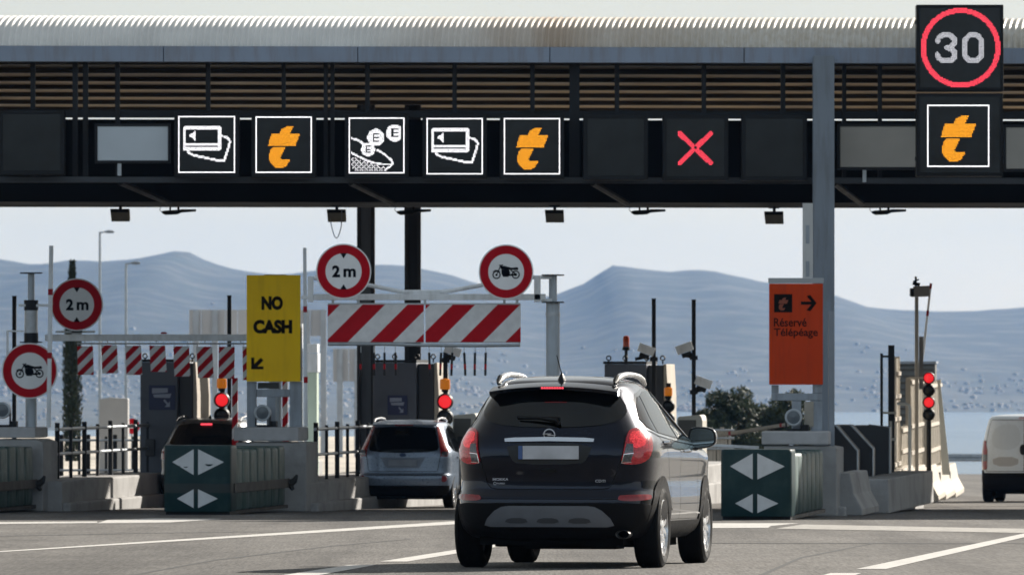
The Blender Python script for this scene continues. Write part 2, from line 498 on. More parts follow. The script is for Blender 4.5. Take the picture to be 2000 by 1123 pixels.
# ---------------------------------------------------------------- hills beyond the lake
RIDGE = [(-400, 500), (-200, 512), (0, 505), (30, 510), (60, 517), (100, 516), (150, 507), (205, 510), (250, 508), (300, 500), (335, 491),
         (362, 490), (372, 494), (400, 508), (440, 522), (480, 531), (505, 534), (560, 536), (620, 527), (680, 521), (740, 516), (790, 518), (840, 527), (890, 540),
         (940, 556), (980, 571), (1040, 583), (1080, 578), (1110, 566), (1145, 552), (1170, 534), (1195, 518), (1230, 521), (1270, 526), (1310, 531),
         (1350, 527), (1390, 528), (1430, 538), (1480, 549), (1540, 556), (1600, 568), (1640, 581), (1680, 597), (1720, 603),
         (1800, 607), (1900, 608), (1960, 603), (2020, 598), (2200, 585), (2400, 600)]
def ridge_h(px):
    if px <= RIDGE[0][0]: return RIDGE[0][1]
    for (a, ya), (b, yb) in zip(RIDGE, RIDGE[1:]):
        if px <= b: return ya + (yb - ya) * (px - a) / (b - a)
    return RIDGE[-1][1]
def hill_z(x, y):
    px = 1000 + x / 8600.0 * F
    top = WZ(ridge_h(px), 8600.0) + 39
    t = min(1.0, max(0.0, (y - 6000.0) / 2600.0))
    w = t * t * (3 - 2 * t) * 0.75 + t * 0.25
    env = 4 * t * (1 - t)
    # on the left the shore reaches much nearer: a low plain
    e = min(1.0, max(0.0, (60.0 - x) / 110.0)); e = e * e * (3 - 2 * e)
    plain = 15.0 * e * min(1.0, max(0.0, (y - 4300.0) / 1700.0))
    n = mnoise.fractal(Vector((x / 330.0, y / 1700.0, 3.1)), 1.0, 2.1, 3)
    rg = 1 - abs(mnoise.noise(Vector((x / 210.0, y / 1900.0, 9.0)))) * 2
    z = -39 + max(plain, 0) + (top - plain) * w + env * (3.5 * n + 2.5 * rg - 2 + 0.6 * (1 - abs(mnoise.noise(Vector((x / 75.0, y / 800.0, 4.0)))) * 2)) + t * 1.3 * mnoise.fractal(Vector((x / 36.0, y / 900.0, 1.7)), 1.0, 2.0, 2)
    if y > 8600: z = max(-45.0, z - (y - 8600) * 0.16)
    if y < 6120: z = min(z, -39 + plain + (y - 5960) * 0.03) if e < 0.02 else (min(z, -39 + plain + 4) - (1.0 if y < 4320 else 0) - (1 - e) * 3)
    return z
def hills():
    xs = [-2900 + i * 18 for i in range(int(5800 / 18) + 1)]
    ys = [4250 + j * 100 for j in range(17)] + [5950 + j * 50 for j in range(67)]
    v = [(x, y, hill_z(x, y)) for y in ys for x in xs]
    n = len(xs)
    f = [(j*n+i, j*n+i+1, (j+1)*n+i+1, (j+1)*n+i) for j in range(len(ys) - 1) for i in range(n - 1)]
    m = mat('wooded_hills', (0.022, 0.030, 0.022), 0.95, 0, 0.75, 0.035, 0, dirt=(0.13, 0.125, 0.10), dirt_amt=0.7, dirt_scale=0.016)
    mb = MB(); mb.v = v; mb.f = f; mb.m = [0] * len(f)
    struct(mb.build('hills', m, smooth=60, fix=False))
hills()
def far_town():
    rnd = random.Random(7); mb = MB()
    k = 0
    while k < 3000:
        x = rnd.uniform(-1400, 1400); y = (6010 + abs(rnd.gauss(0, 1)) * 420) if (rnd.random() < .6 or x > 0) else rnd.uniform(4500, 6100)
        dens = mnoise.noise(Vector((x / 170.0, y / 260.0, 5.0)))
        if dens < rnd.uniform(-0.35, 0.5): continue
        k += 1
        z = hill_z(x, y); a = rnd.uniform(0.9, 2.4); h = rnd.uniform(1.0, 2.0) * (1 + (rnd.random() < 0.05))
        M = Matrix.Translation((x, y, z - 2)) @ Matrix.Rotation(R(rnd.uniform(48, 78)), 4, 'Z')
        mb.box(-a, a, -a * 1.1, a * 1.1, 0, h + 2, rnd.choice((0, 0, 0, 1)), M)
        mb.add([(-a, -a*1.15, h+2.03), (a, -a*1.15, h+2.03), (a, a*1.15, h+2.03), (-a, a*1.15, h+2.03), (-a, 0, h+2.5), (a, 0, h+2.5)],
               [(0, 1, 5, 4), (2, 3, 4, 5), (0, 4, 3), (1, 2, 5)], 2, M)
    o = mb.build('far_town', [mat('pale_render', (0.48, 0.465, 0.44), 0.9, var=0.2, scale=0.02), mat('ochre_render', (0.40, 0.37, 0.32), 0.9, var=0.2, scale=0.02),
                              mat('tile_roof', (0.42, 0.34, 0.28), 0.9, var=0.2, scale=0.05)], smooth=0)
    struct(tag(o, 'pale houses of a hazy town scattered along the far lake shore', 'town'), 'stuff')
far_town()
def haze():
    m = bpy.data.materials.new('haze_air'); m.use_nodes = True
    N, L = m.node_tree.nodes, m.node_tree.links
    N.remove(N['Principled BSDF'])
    pv = N.new('ShaderNodeVolumePrincipled')
    pv.inputs['Color'].default_value = (0.145, 0.345, 0.72, 1)
    pv.inputs['Density'].default_value = 0.00004
    pv.inputs['Anisotropy'].default_value = 0.3
    L.new(pv.outputs[0], N['Material Output'].inputs['Volume'])
    mb = MB(); mb.box(-3100, 3100, -60, 10100, -47.2, 200)
    o = mb.build('haze', m, smooth=0)
    struct(tag(o, 'pale blue haze lying over the lake and hills', 'haze'), 'stuff')
haze()
# ---------------------------------------------------------------- toll canopy
def canopy_y(x): return 112.3 + 0.05 * x
def roof_mat():
    m = mat('ribbed_roof_steel', (0.80, 0.79, 0.76), 0.38, 0.05, 0.08, 2)
    nt = m.node_tree; N, L = nt.nodes, nt.links; b = N['Principled BSDF']
    src = b.inputs['Base Color'].links[0].from_socket
    tc = N.new('ShaderNodeTexCoord'); sx = N.new('ShaderNodeSeparateXYZ'); L.new(tc.outputs['Object'], sx.inputs[0])
    # rust stain gathered about one stretch of the eave, blotchy edges
    nz = N.new('ShaderNodeTexNoise'); nz.inputs['Scale'].default_value = 1.1; nz.inputs['Detail'].default_value = 6
    mp = N.new('ShaderNodeMapping'); mp.inputs['Scale'].default_value = (1, 0.15, 0.3); L.new(tc.outputs['Object'], mp.inputs[0]); L.new(mp.outputs[0], nz.inputs['Vector'])
    a = N.new('ShaderNodeMath'); a.operation = 'SUBTRACT'; a.inputs[1].default_value = 0.75; L.new(sx.outputs[0], a.inputs[0])
    ab = N.new('ShaderNodeMath'); ab.operation = 'ABSOLUTE'; L.new(a.outputs[0], ab.inputs[0])
    mr = N.new('ShaderNodeMapRange'); mr.inputs[1].default_value = 0.2; mr.inputs[2].default_value = 4.2; mr.inputs[3].default_value = 1.0; mr.inputs[4].default_value = 0.0
    L.new(ab.outputs[0], mr.inputs[0])
    ml = N.new('ShaderNodeMath'); ml.operation = 'MULTIPLY'; L.new(mr.outputs[0], ml.inputs[0]); L.new(nz.outputs['Fac'], ml.inputs[1])
    r = N.new('ShaderNodeValToRGB'); r.color_ramp.elements[0].position = 0.10; r.color_ramp.elements[1].position = 0.65
    r.color_ramp.elements[0].color = (0, 0, 0, 1); r.color_ramp.elements[1].color = (0.75, 0.75, 0.75, 1); L.new(ml.outputs[0], r.inputs[0])
    mx = N.new('ShaderNodeMixRGB'); mx.inputs[2].default_value = (0.36, 0.22, 0.12, 1); L.new(r.outputs[0], mx.inputs[0]); L.new(src, mx.inputs[1])
    # ochre dirt all along the right stretch
    n2 = N.new('ShaderNodeTexNoise'); n2.inputs['Scale'].default_value = 9; n2.inputs['Detail'].default_value = 3; L.new(tc.outputs['Object'], n2.inputs['Vector'])
    mr2 = N.new('ShaderNodeMapRange'); mr2.inputs[1].default_value = -3.0; mr2.inputs[2].default_value = 4.0; L.new(sx.outputs[0], mr2.inputs[0])
    m2 = N.new('ShaderNodeMath'); m2.operation = 'MULTIPLY'; L.new(mr2.outputs[0], m2.inputs[0]); L.new(n2.outputs['Fac'], m2.inputs[1])
    mx2 = N.new('ShaderNodeMixRGB'); mx2.inputs[2].default_value = (0.50, 0.42, 0.30, 1); L.new(m2.outputs[0], mx2.inputs[0]); L.new(mx.outputs[0], mx2.inputs[1])
    L.new(mx2.outputs[0], b.inputs['Base Color'])
    return m
def canopy():
    d0 = 112.3; s0 = F / d0
    zb = gz(d0)
    t = thing('toll_canopy', 'long flat toll plaza canopy with a ribbed pale roof over all the lanes', 'canopy', (0, 0, 0))
    XL, XR = -22.0, 26.0
    def P(x, dep, z):          # dep = depth behind the fascia along the lanes
        return (x + dep * math.tan(-AX), canopy_y(x) + dep, z)
    z_eave = WZ(92, d0); z_top = WZ(28.5, d0); z_fb = WZ(123, d0)
    # ribbed roof: quarter-round eave then nearly flat sheets, ribs along the lanes
    prof = []
    rise = z_top - z_eave
    for k in range(9):
        a = k / 8 * pi / 2
        prof.append((0.95 * (1 - cos(a)), z_eave + rise * sin(a) * 0.985))
    prof += [(3.0, z_eave + rise), (18.0, z_eave + rise * 0.6)]
    v = []; f = []
    per = 0.1006
    ncol = int((XR - XL) / per) * 6
    for i in range(ncol + 1):
        x = XL + i * per / 6
        ph = (i % 6)
        h = (0.0, 0.008, 0.034, 0.044, 0.034, 0.008)[ph]
        for k, (dep, z) in enumerate(prof):
            a = min(k, 8) / 8 * pi / 2
            hk = h * (1 - 0.62 * min(1, max(0, (a - 0.7) / 0.8)))
            v.append(P(x, dep - hk * cos(a), z + hk * sin(a)))
    n = len(prof)
    for i in range(ncol):
        for k in range(n - 1):
            f.append((i*n+k, (i+1)*n+k, (i+1)*n+k+1, i*n+k+1))
    mb = MB(); mb.v = v; mb.f = f; mb.m = [0] * len(f)
    roof = mb.build('roof', roof_mat(), t, smooth=50, fix=False)
    # fascia beam with joints
    mb = MB()
    m_fas = mat('fascia_blue_grey', (0.26, 0.31, 0.40), 0.5, 0.15, 0.10, 1.3, dirt=(0.19, 0.15, 0.11), dirt_amt=0.4, streak=True)
    joints = [XL, WX(322, d0), WX(1075, d0), WX(1455, d0), WX(1900, d0), XR]
    joints = [XL, -16, -11.5, WX(322, d0), WX(700, d0), WX(1075, d0), WX(1455, d0), WX(1900, d0), 12, 19, XR]
    for a, b in zip(joints, joints[1:]):
        a2, b2 = a + 0.006, b - 0.006
        for dd, zz0, zz1 in ((0.0, z_fb, z_eave - 0.004),):
            vs = [P(a2, -0.06, zz0), P(b2, -0.06, zz0), P(b2, 0.10, zz0), P(a2, 0.10, zz0), P(a2, -0.06, zz1), P(b2, -0.06, zz1), P(b2, 0.10, zz1), P(a2, 0.10, zz1)]
            mb.add(vs, [(0,3,2,1),(4,5,6,7),(0,1,5,4),(1,2,6,5),(2,3,7,6),(3,0,4,7)])
    mb.build('fascia', m_fas, t, smooth=0, bevel=0.008)
    # shadowed lining under the eave
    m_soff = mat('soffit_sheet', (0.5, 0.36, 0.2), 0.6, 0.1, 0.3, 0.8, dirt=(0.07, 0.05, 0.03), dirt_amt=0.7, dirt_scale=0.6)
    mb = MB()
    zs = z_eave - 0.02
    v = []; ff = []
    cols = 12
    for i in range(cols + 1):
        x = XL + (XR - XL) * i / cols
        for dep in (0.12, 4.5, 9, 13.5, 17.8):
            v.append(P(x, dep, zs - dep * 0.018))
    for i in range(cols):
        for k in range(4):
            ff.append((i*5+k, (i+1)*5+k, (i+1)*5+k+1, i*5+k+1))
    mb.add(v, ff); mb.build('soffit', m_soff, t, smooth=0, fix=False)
    # purlins hung under the sheets
    for k in range(8):
        dep = 0.9 + k * 2.38
        mb = MB()
        z1 = zs - dep * 0.018 - 0.003; z0 = z1 - 0.075
        vs = [P(XL, dep, z0), P(XR, dep, z0), P(XR, dep + 0.14, z0), P(XL, dep + 0.14, z0), P(XL, dep, z1), P(XR, dep, z1), P(XR, dep + 0.14, z1), P(XL, dep + 0.14, z1)]
        mb.add(vs, [(0,3,2,1),(4,5,6,7),(0,1,5,4),(1,2,6,5),(2,3,7,6),(3,0,4,7)])
        mb.build('purlin', mat('purlin_steel', (0.055, 0.045, 0.035), 0.6, 0.1, 0.3, 1.5), t, smooth=0)
    # hangers from the roof to the sign rail
    for px, w, in ((68, 9), (150, 10), (170, 10), (232, 9), (408, 9), (555, 8), (637, 8), (650, 8), (718, 9), (888, 9), (1040, 9), (1122, 20), (1205, 9), (1375, 9), (1530, 9), (1650, 8), (1720, 8), (-90, 9), (2060, 9), (-250, 9), (2230, 9)):
        x = WX(px, d0 + 0.6); hw = w / s0 / 2
        mb = MB(); y = canopy_y(x) + 0.45
        mb.box(x - hw, x + hw, y, y + 0.12, WZ(352, d0), z_fb + 0.25)
        mb.build('hanger', m_dark, t, smooth=0)
    # sign rails
    for py0, py1, dep, th, m_ in ((214, 229, 0.5, 0.16, m_dark), (345, 357, 0.35, 0.10, mat('rail_grey', (0.05, 0.056, 0.066), 0.5, 0.2, 0.15, 3)), ):
        mb = MB()
        z0, z1 = WZ(py1, d0), WZ(py0, d0)
        vs = [P(XL, dep, z0), P(XR, dep, z0), P(XR, dep + th, z0), P(XL, dep + th, z0), P(XL, dep, z1), P(XR, dep, z1), P(XR, dep + th, z1), P(XL, dep + th, z1)]
        mb.add(vs, [(0,3,2,1),(4,5,6,7),(0,1,5,4),(1,2,6,5),(2,3,7,6),(3,0,4,7)])
        mb.build('sign_rail', m_, t, smooth=0, bevel=0.01)
    # service gallery behind the signs
    db = d0 + 6.0
    mb = MB()
    zg0 = WZ(406, db + 2.0); zg1 = WZ(243, db)
    y0 = 4.0
    vs = [P(XL, y0, zg0), P(XR, y0, zg0), P(XR, y0 + 4, zg0), P(XL, y0 + 4, zg0), P(XL, y0, zg1), P(XR, y0, zg1), P(XR, y0 + 4, zg1 - 0.12), P(XL, y0 + 4, zg1 - 0.12)]
    mb.add(vs, [(0,3,2,1),(4,5,6,7),(0,1,5,4),(1,2,6,5),(2,3,7,6),(3,0,4,7)])
    mb.build('service_gallery', mat('gallery_cladding', (0.004, 0.004, 0.0045), 0.7, 0.0, 0.2, 1, spec=0.15), t, smooth=0)
    # diagonal braces under the gallery front
    for px in (240, 690, 1165, 1640, -230, 2110):
        x = WX(px, d0)
        mb = MB(); mb.tube([P(x - 0.12, 0.45, WZ(356, d0)), P(x + 0.02, 3.9, WZ(398, d0 + 4))], 0.05, 6)
        mb.build('brace', m_dark, t, smooth=0)
    # columns
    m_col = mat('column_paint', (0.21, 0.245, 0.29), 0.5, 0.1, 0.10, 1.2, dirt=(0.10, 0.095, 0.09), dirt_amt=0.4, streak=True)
    def hcol(px0, px1, d, ztop, m_, base_extra=0.0, ycen=0.0):
        x0, x1 = WX(px0, d), WX(px1, d)
        w = x1 - x0; mb = MB(); dp = w * 1.1; fl = 0.028
        zb_ = gz(d) - 0.05
        mb.box(x0, x1, d, d + fl, zb_, ztop); mb.box(x0, x1, d + dp - fl, d + dp, zb_, ztop)
        mb.box((x0 + x1) / 2 - 0.012, (x0 + x1) / 2 + 0.012, d + fl, d + dp - fl, zb_, ztop)
        mb.box(x0 - 0.1, x1 + 0.1, d - 0.1, d + dp + 0.1, zb_ - 0.02, zb_ + 0.09)
        mb.build('column', m_, t, smooth=0, bevel=0.006)
    hcol(1589, 1630, 112.0, z_fb + 0.1, m_col)
    # rear pair, I sections turned sideways
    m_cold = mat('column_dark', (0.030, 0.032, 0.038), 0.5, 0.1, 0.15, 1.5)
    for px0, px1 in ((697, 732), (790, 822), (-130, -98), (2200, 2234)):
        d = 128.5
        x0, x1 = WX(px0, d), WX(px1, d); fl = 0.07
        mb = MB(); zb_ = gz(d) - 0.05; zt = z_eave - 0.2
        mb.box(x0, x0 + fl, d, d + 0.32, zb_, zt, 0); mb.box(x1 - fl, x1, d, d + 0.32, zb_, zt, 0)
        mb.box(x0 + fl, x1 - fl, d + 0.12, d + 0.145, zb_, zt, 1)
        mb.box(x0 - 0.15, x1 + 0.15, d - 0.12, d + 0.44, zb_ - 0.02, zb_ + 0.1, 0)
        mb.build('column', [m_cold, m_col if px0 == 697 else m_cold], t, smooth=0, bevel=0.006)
    return t
canopy()

# ---------------------------------------------------------------- LED signs
def poly_in(x, y, P):
    c = False; j = len(P) - 1
    for i in range(len(P)):
        xi, yi = P[i]; xj, yj = P[j]
        if (yi > y) != (yj > y) and x < (xj - xi) * (y - yi) / (yj - yi) + xi: c = not c
        j = i
    return c
def seg_d(x, y, a, b):
    dx, dy = b[0] - a[0], b[1] - a[1]; l = dx * dx + dy * dy
    t = 0 if l == 0 else max(0, min(1, ((x - a[0]) * dx + (y - a[1]) * dy) / l))
    return math.hypot(x - a[0] - t * dx, y - a[1] - t * dy)
def path_d(x, y, pts): return min(seg_d(x, y, a, b) for a, b in zip(pts, pts[1:]))
def raster(fn, n=46):
    return [(i, j) for j in range(n) for i in range(n) if fn(i + 0.5, j + 0.5)]
T_UP = [(10.25, 23.9), (12.8, 14.4), (19.3, 14.4), (20.9, 10.6), (25.3, 8.1), (30.8, 7.8), (28, 14.4), (36.2, 14.4), (32.4, 23.9)]
T_LO = [(14.9, 25.1), (24.4, 25.1), (20, 34), (21.5, 35.3), (28.2, 35.3), (25.3, 40.5), (22.6, 41.8), (16.6, 41.8), (11.7, 37.8), (11, 31.8), (12.2, 27.5)]
def fn_t(x, y): return poly_in(x, y, T_UP) or poly_in(x, y, T_LO)
def fn_border(x, y, n=46): return x < 1 or y < 1 or x > n - 1 or y > n - 1
HAND = [(34.6, 16.2), (39.4, 17.0), (42, 20.5), (40.4, 26.4), (38.7, 31.8), (36.9, 36.1), (33, 36.1), (12.1, 31.6), (8.3, 29.6), (7.9, 28)]
def fn_card(x, y):
    if 3.9 < x < 34.8 and 7.9 < y < 28.4:
        corner = min(x - 3.9, 34.8 - x) + min(y - 7.9, 28.4 - y) < 1.2
        if not corner and not (6.4 < x < 32.2 and 10.8 < y < 21.8) and not (6.4 < x < 32.2 and 24.2 < y < 25.2): return True
    return poly_in(x, y, [(8.8, 15.9), (14.2, 11.3), (14.2, 20.6)]) or path_d(x, y, HAND) < 0.95
def coin(x, y, cx, cy, r):
    dd = math.hypot(x - cx, y - cy)
    if dd > r: return False
    k = r / 7.0
    u, w = (x - cx) / k, (y - cy) / k
    e = (-2.6 < u < -1.4 and -3.6 < w < 3.6) or (-2.6 < u < 3.0 and (abs(w + 3.1) < 0.6 or abs(w - 3.1) < 0.6 or abs(w) < 0.6))
    return not e
def fn_coin(x, y):
    if coin(x, y, 22.4, 16.4, 7.0) or coin(x, y, 16, 26.3, 5.7) or (coin(x, y, 38.0, 12.7, 7.1) and x < 43.5): return True
    for p in ([(2.7, 17.2), (6.5, 18.2), (10.4, 20.2), (12, 22)], [(23.6, 26.6), (29, 30), (35.2, 35), (36.2, 37.5), (35.0, 39.5), (30, 43.2)],
              [(2.7, 29), (7, 31.8), (13, 34.6), (19, 37), (27, 38.4), (35, 38.6)]):
        if path_d(x, y, p) < 0.85: return True
    if poly_in(x, y, [(2.2, 32), (7, 33.5), (13, 36.5), (20, 39), (33, 40.3), (29, 44.2), (4.5, 44.2), (2.2, 41)]):
        i, j = int(x), int(y)
        return (i + j) % 4 == 0 or (i - j) % 4 == 0
    return False
def fn_x(x, y):
    if math.hypot(x - 23, y - 23) < 1.3: return False
    return path_d(x, y, [(10.5, 12), (35, 35.2)]) < 1.9 or path_d(x, y, [(35, 12), (10.5, 35.2)]) < 1.9
def dots(mb, cells, x0, z1, pitch, y, r, mi=0):
    for i, j in cells:
        cx = x0 + (i + 0.5) * pitch; cz = z1 - (j + 0.5) * pitch
        v = [(cx + r * cos(k * pi / 3), y, cz + r * sin(k * pi / 3)) for k in range(6)]
        mb.add(v, [(0, 1, 2, 3, 4, 5)], mi)
m_house = mat('sign_housing', (0.004, 0.0045, 0.006), 0.5, 0.0, 0.2, 3, spec=0.25)
m_bezel = mat('sign_bezel', (0.006, 0.007, 0.009), 0.45, 0.0, 0.2, 4, spec=0.25)
def lane_signal(label, px0, px1, py0, py1, d, pic=None, ledm=None, border=False, pad=8):
    fr = Fr((px0 + px1) / 2, d, base=WZ(py1 + pad, d))
    t = thing('lane_signal', label, 'lane signal', fr.loc, 0, 'lane signals along the canopy' if pad == 8 else 'stacked gantry signals')
    x0, x1, z0, z1 = fr.x(px0), fr.x(px1), fr.z(py1), fr.z(py0)
    p = pad / fr.s
    mb = MB(); mb.box(x0 - p, x1 + p, 0, 0.28, z0 - p, z1 + p)
    mb.build('housing', m_house, t, smooth=0, bevel=0.012)
    mb = MB()
    for a, b, c, e in ((x0 - p + .01, x0 - .008, z0 - p + .01, z1 + p - .01), (x1 + .008, x1 + p - .01, z0 - p + .01, z1 + p - .01), (x0 - .008, x1 + .008, z1 + .008, z1 + p - .01), (x0 - .008, x1 + .008, z0 - p + .01, z0 - .008)):
        mb.box(a, b, -0.012, 0.0, c, e)
    mb.build('bezel', m_bezel, t, smooth=0)
    mb = MB(); mb.box(x0, x1, -0.006, 0.0, z0, z1)
    mb.build('screen', m_screen, t, smooth=0, bevel=0.003)
    n = 46; pit = (x1 - x0) / n
    if pic:
        mb = MB(); dots(mb, raster(pic), x0, z1, pit, -0.010, pit * 0.40)
        mb.build('pictogram', ledm, t, smooth=0, fix=False)
    if border:
        mb = MB(); dots(mb, raster(fn_border), x0, z1, pit, -0.010, pit * 0.47)
        mb.build('light_border', m_ledw, t, smooth=0, fix=False)
    return t
DS = 112.3
SIGNS = [
    (5, 118, 223, 334, None, None, False, 'dark unlit square lane signal at the left end, beside the blank grey panel'),
    (348, 459, 227, 339, fn_card, m_ledw, True, 'lit lane signal with a white bank card pictogram, right of the blank grey panel'),
    (499, 609, 228, 340, fn_t, m_ledo, True, 'lit lane signal with an amber letter t between the card and coin pictograms'),
    (681, 790, 230, 341, fn_coin, m_ledw, True, 'lit lane signal with a white pictogram of coins dropping into a hand'),
    (833, 943, 231, 342, fn_card, m_ledw, True, 'lit lane signal with a white bank card pictogram, right of the coin pictogram'),
    (984, 1094, 231, 342, fn_t, m_ledo, True, 'lit lane signal with an amber letter t beside the blank dark signal'),
    (1147, 1258, 232, 344, None, None, False, 'blank dark lane signal left of the red cross'),
    (1302, 1415, 232, 345, fn_x, m_ledr, False, 'lane signal lit with a red cross'),
    (1456, 1569, 232, 345, None, None, False, 'blank dark lane signal between the red cross and the grey column'),
]
for a, b, c, e, fn, lm, bd, lab in SIGNS:
    lane_signal(lab, a, b, c, e, canopy_y(WX((a + b) / 2, DS)) - 0.15, fn, lm, bd)

def gantry_signal(kind):
    d = 110.9
    if kind == 30:
        px0, px1, py0, py1 = 1797, 1954, 16, 172
        lab = 'tall dark gantry signal showing 30 in white inside a lit red ring'
    else:
        px0, px1, py0, py1 = 1797, 1953, 189, 338
        lab = 'dark gantry signal with an amber t in a white square under the 30 signal'
    fr = Fr((px0 + px1) / 2, d, base=WZ(py1 + 7, d))
    t = thing('gantry_signal', lab, 'gantry signal', fr.loc, 0, 'stacked gantry signals')
    x0, x1, z0, z1 = fr.x(px0), fr.x(px1), fr.z(py1), fr.z(py0)
    p = 6.5 / fr.s
    mb = MB(); mb.box(x0 - p, x1 + p, 0, 0.35, z0 - p, z1 + p); mb.build('housing', m_house, t, smooth=0, bevel=0.012)
    mb = MB(); mb.box(x0, x1, -0.008, 0.0, z0, z1); mb.build('screen', m_screen, t, smooth=0, bevel=0.02)
    mb = MB()
    for sx in (x0 - p - 0.018, x1 + p + 0.004):
        for zz in (z0 + 0.2, z1 - 0.25): mb.box(sx, sx + 0.014, 0.1, 0.2, zz, zz + 0.06)
    mb.build('hinge', m_dark, t, smooth=0)
    if kind == 30:
        pit = 2.5 / fr.s; n = 62
        def toc(px, py): return ((px - px0) / 2.5, (py - py0) / 2.5)
        cx, cy = toc(1876.5, 94)
        mb = MB(); dots(mb, raster(lambda x, y: 27.2 < math.hypot(x - cx, y - cy) < 31.2, 64), x0, z1, pit, -0.012, pit * 0.41)
        mb.build('light_ring', m_ledr, t, smooth=0, fix=False)
        three = [toc(*q) for q in ((1832, 80), (1834, 74), (1841, 69.5), (1856, 69.5), (1864, 76), (1864, 86), (1857, 92), (1850, 94), (1857, 96), (1865, 102), (1865, 112), (1857, 119), (1841, 119), (1834, 114), (1831, 107))]
        zero = [toc(*q) for q in ((1893, 69.5), (1909, 69.5), (1918, 80), (1918, 108), (1909, 119), (1893, 119), (1884, 108), (1884, 80), (1893, 69.5))]
        mb = MB(); dots(mb, raster(lambda x, y: path_d(x, y, three) < 2.0 or path_d(x, y, zero) < 2.0, 64), x0, z1, pit, -0.012, pit * 0.41)
        mb.build('speed_figure', mat('dim_white_diode', (0.7, 0.7, 0.7), 0.5, 0, 0, emit=(0.95, 0.93, 1.0), estr=0.38), t, smooth=0, fix=False)
    else:
        bx0, bx1, by0, by1 = 1811, 1932.5, 205, 324
        n = 46; pit = (bx1 - bx0) / fr.s / n
        mb = MB(); dots(mb, raster(fn_border), fr.x(bx0), fr.z(by0), pit, -0.012, pit * 0.47)
        mb.build('light_border', m_ledw, t, smooth=0, fix=False)
        mb = MB(); dots(mb, raster(fn_t), fr.x(bx0), fr.z(by0), pit, -0.012, pit * 0.41)
        mb.build('pictogram', m_ledo, t, smooth=0, fix=False)
gantry_signal(30); gantry_signal(0)

# ---------------------------------------------------------------- blank panels on the sign rail
def blank_panel(label, px0, px1, py0, py1, d, m_, dep=0.06):
    fr = Fr((px0 + px1) / 2, d, base=WZ(py1, d))
    t = thing('blank_panel', label, 'sign panel', fr.loc, 0)
    mb = MB(); mb.box(fr.x(px0), fr.x(px1), 0, dep, 0, fr.z(py0)); mb.build('panel', m_, t, smooth=0, bevel=0.008)
    mb = MB()
    w = 5 / fr.s
    mb.box(fr.x(px0) - w, fr.x(px0) - .002, -0.015, dep, -w, fr.z(py0) + w); mb.box(fr.x(px1) + .002, fr.x(px1) + w, -0.015, dep, -w, fr.z(py0) + w)
    mb.box(fr.x(px0), fr.x(px1), -0.015, dep, -w, -.002); mb.box(fr.x(px0), fr.x(px1), -0.015, dep, fr.z(py0) + .002, fr.z(py0) + w)
    mb.build('frame', m_dark, t, smooth=0)
    mb = MB()
    for px in (px0 + (px1 - px0) * 0.31,): mb.box(fr.x(px) - .03, fr.x(px) + .03, 0.02, 0.09, -0.24, -w - .002)
    mb.build('bracket', m_galv, t, smooth=0)
m_pan = mat('blank_panel_grey', (0.55, 0.61, 0.66), 0.55, 0.0, 0.06, 1.5)
m_panb = mat('blank_panel_beige', (0.42, 0.40, 0.36), 0.6, 0.0, 0.10, 1.5)
blank_panel('blank grey blue panel hung between the unlit signal and the card pictogram', 190, 328, 247, 314, canopy_y(-6.1) + 0.1, m_pan)
blank_panel('blank beige panel on the rail between the grey column and the stacked gantry signals', 1641, 1795, 247, 327, canopy_y(6) + 0.2, m_panb)
blank_panel('blank beige panel on the rail right of the stacked gantry signals', 1965, 2110, 249, 330, canopy_y(8.4) + 0.2, m_panb)

# ---------------------------------------------------------------- lamps and aerials hung under the canopy
m_lampb = mat('floodlight_body', (0.30, 0.27, 0.22), 0.6, 0.2, 0.15, 6)
def floodlight(px, py, label, first=[None]):
    d = 118.6
    fr = Fr(px, d, base=WZ(py + 13, d))
    if first[0] is None:
        t = thing('floodlight', label, 'floodlight', fr.loc, 0, 'floodlights under the canopy')
        mb = MB()
        w = 19 / fr.s; h = 25 / fr.s
        v = [(-w, -0.02, h), (w * 0.95, -0.02, h), (w * 1.0, 0.04, 0), (-w * 0.88, 0.04, 0), (-w, 0.22, h), (w * 0.95, 0.22, h), (w, 0.22, 0.04), (-w * 0.88, 0.22, 0.04)]
        mb.add(v, [(0, 1, 2, 3), (4, 7, 6, 5), (0, 4, 5, 1), (3, 2, 6, 7), (0, 3, 7, 4), (1, 5, 6, 2)])
        mb.build('lamp_body', m_lampb, t, smooth=0, bevel=0.008)
        mb = MB(); mb.box(-0.02, 0.03, 0.06, 0.12, h, h + 0.09); mb.box(-0.09, 0.09, 0.05, 0.13, h + 0.05, h + 0.075)
        mb.build('bracket', m_dark, t, smooth=0)
        mb = MB(); mb.box(-w * 0.93, w * 0.88, -0.028, -0.021, h * 0.72, h * 0.98)
        mb.build('lip', m_dark, t, smooth=0)
        first[0] = t
    else:
        copy_tree(first[0], fr.loc, label)
floodlight(234, 420, 'brown boxy floodlight under the canopy, above the left street lamps')
floodlight(657, 421, 'brown boxy floodlight with a hanging cable loop beside the dark rear columns')
floodlight(1083, 422, 'brown boxy floodlight under the canopy above the motorcycle sign and the post with caps')
floodlight(1512, 425, 'brown boxy floodlight left of the grey column')
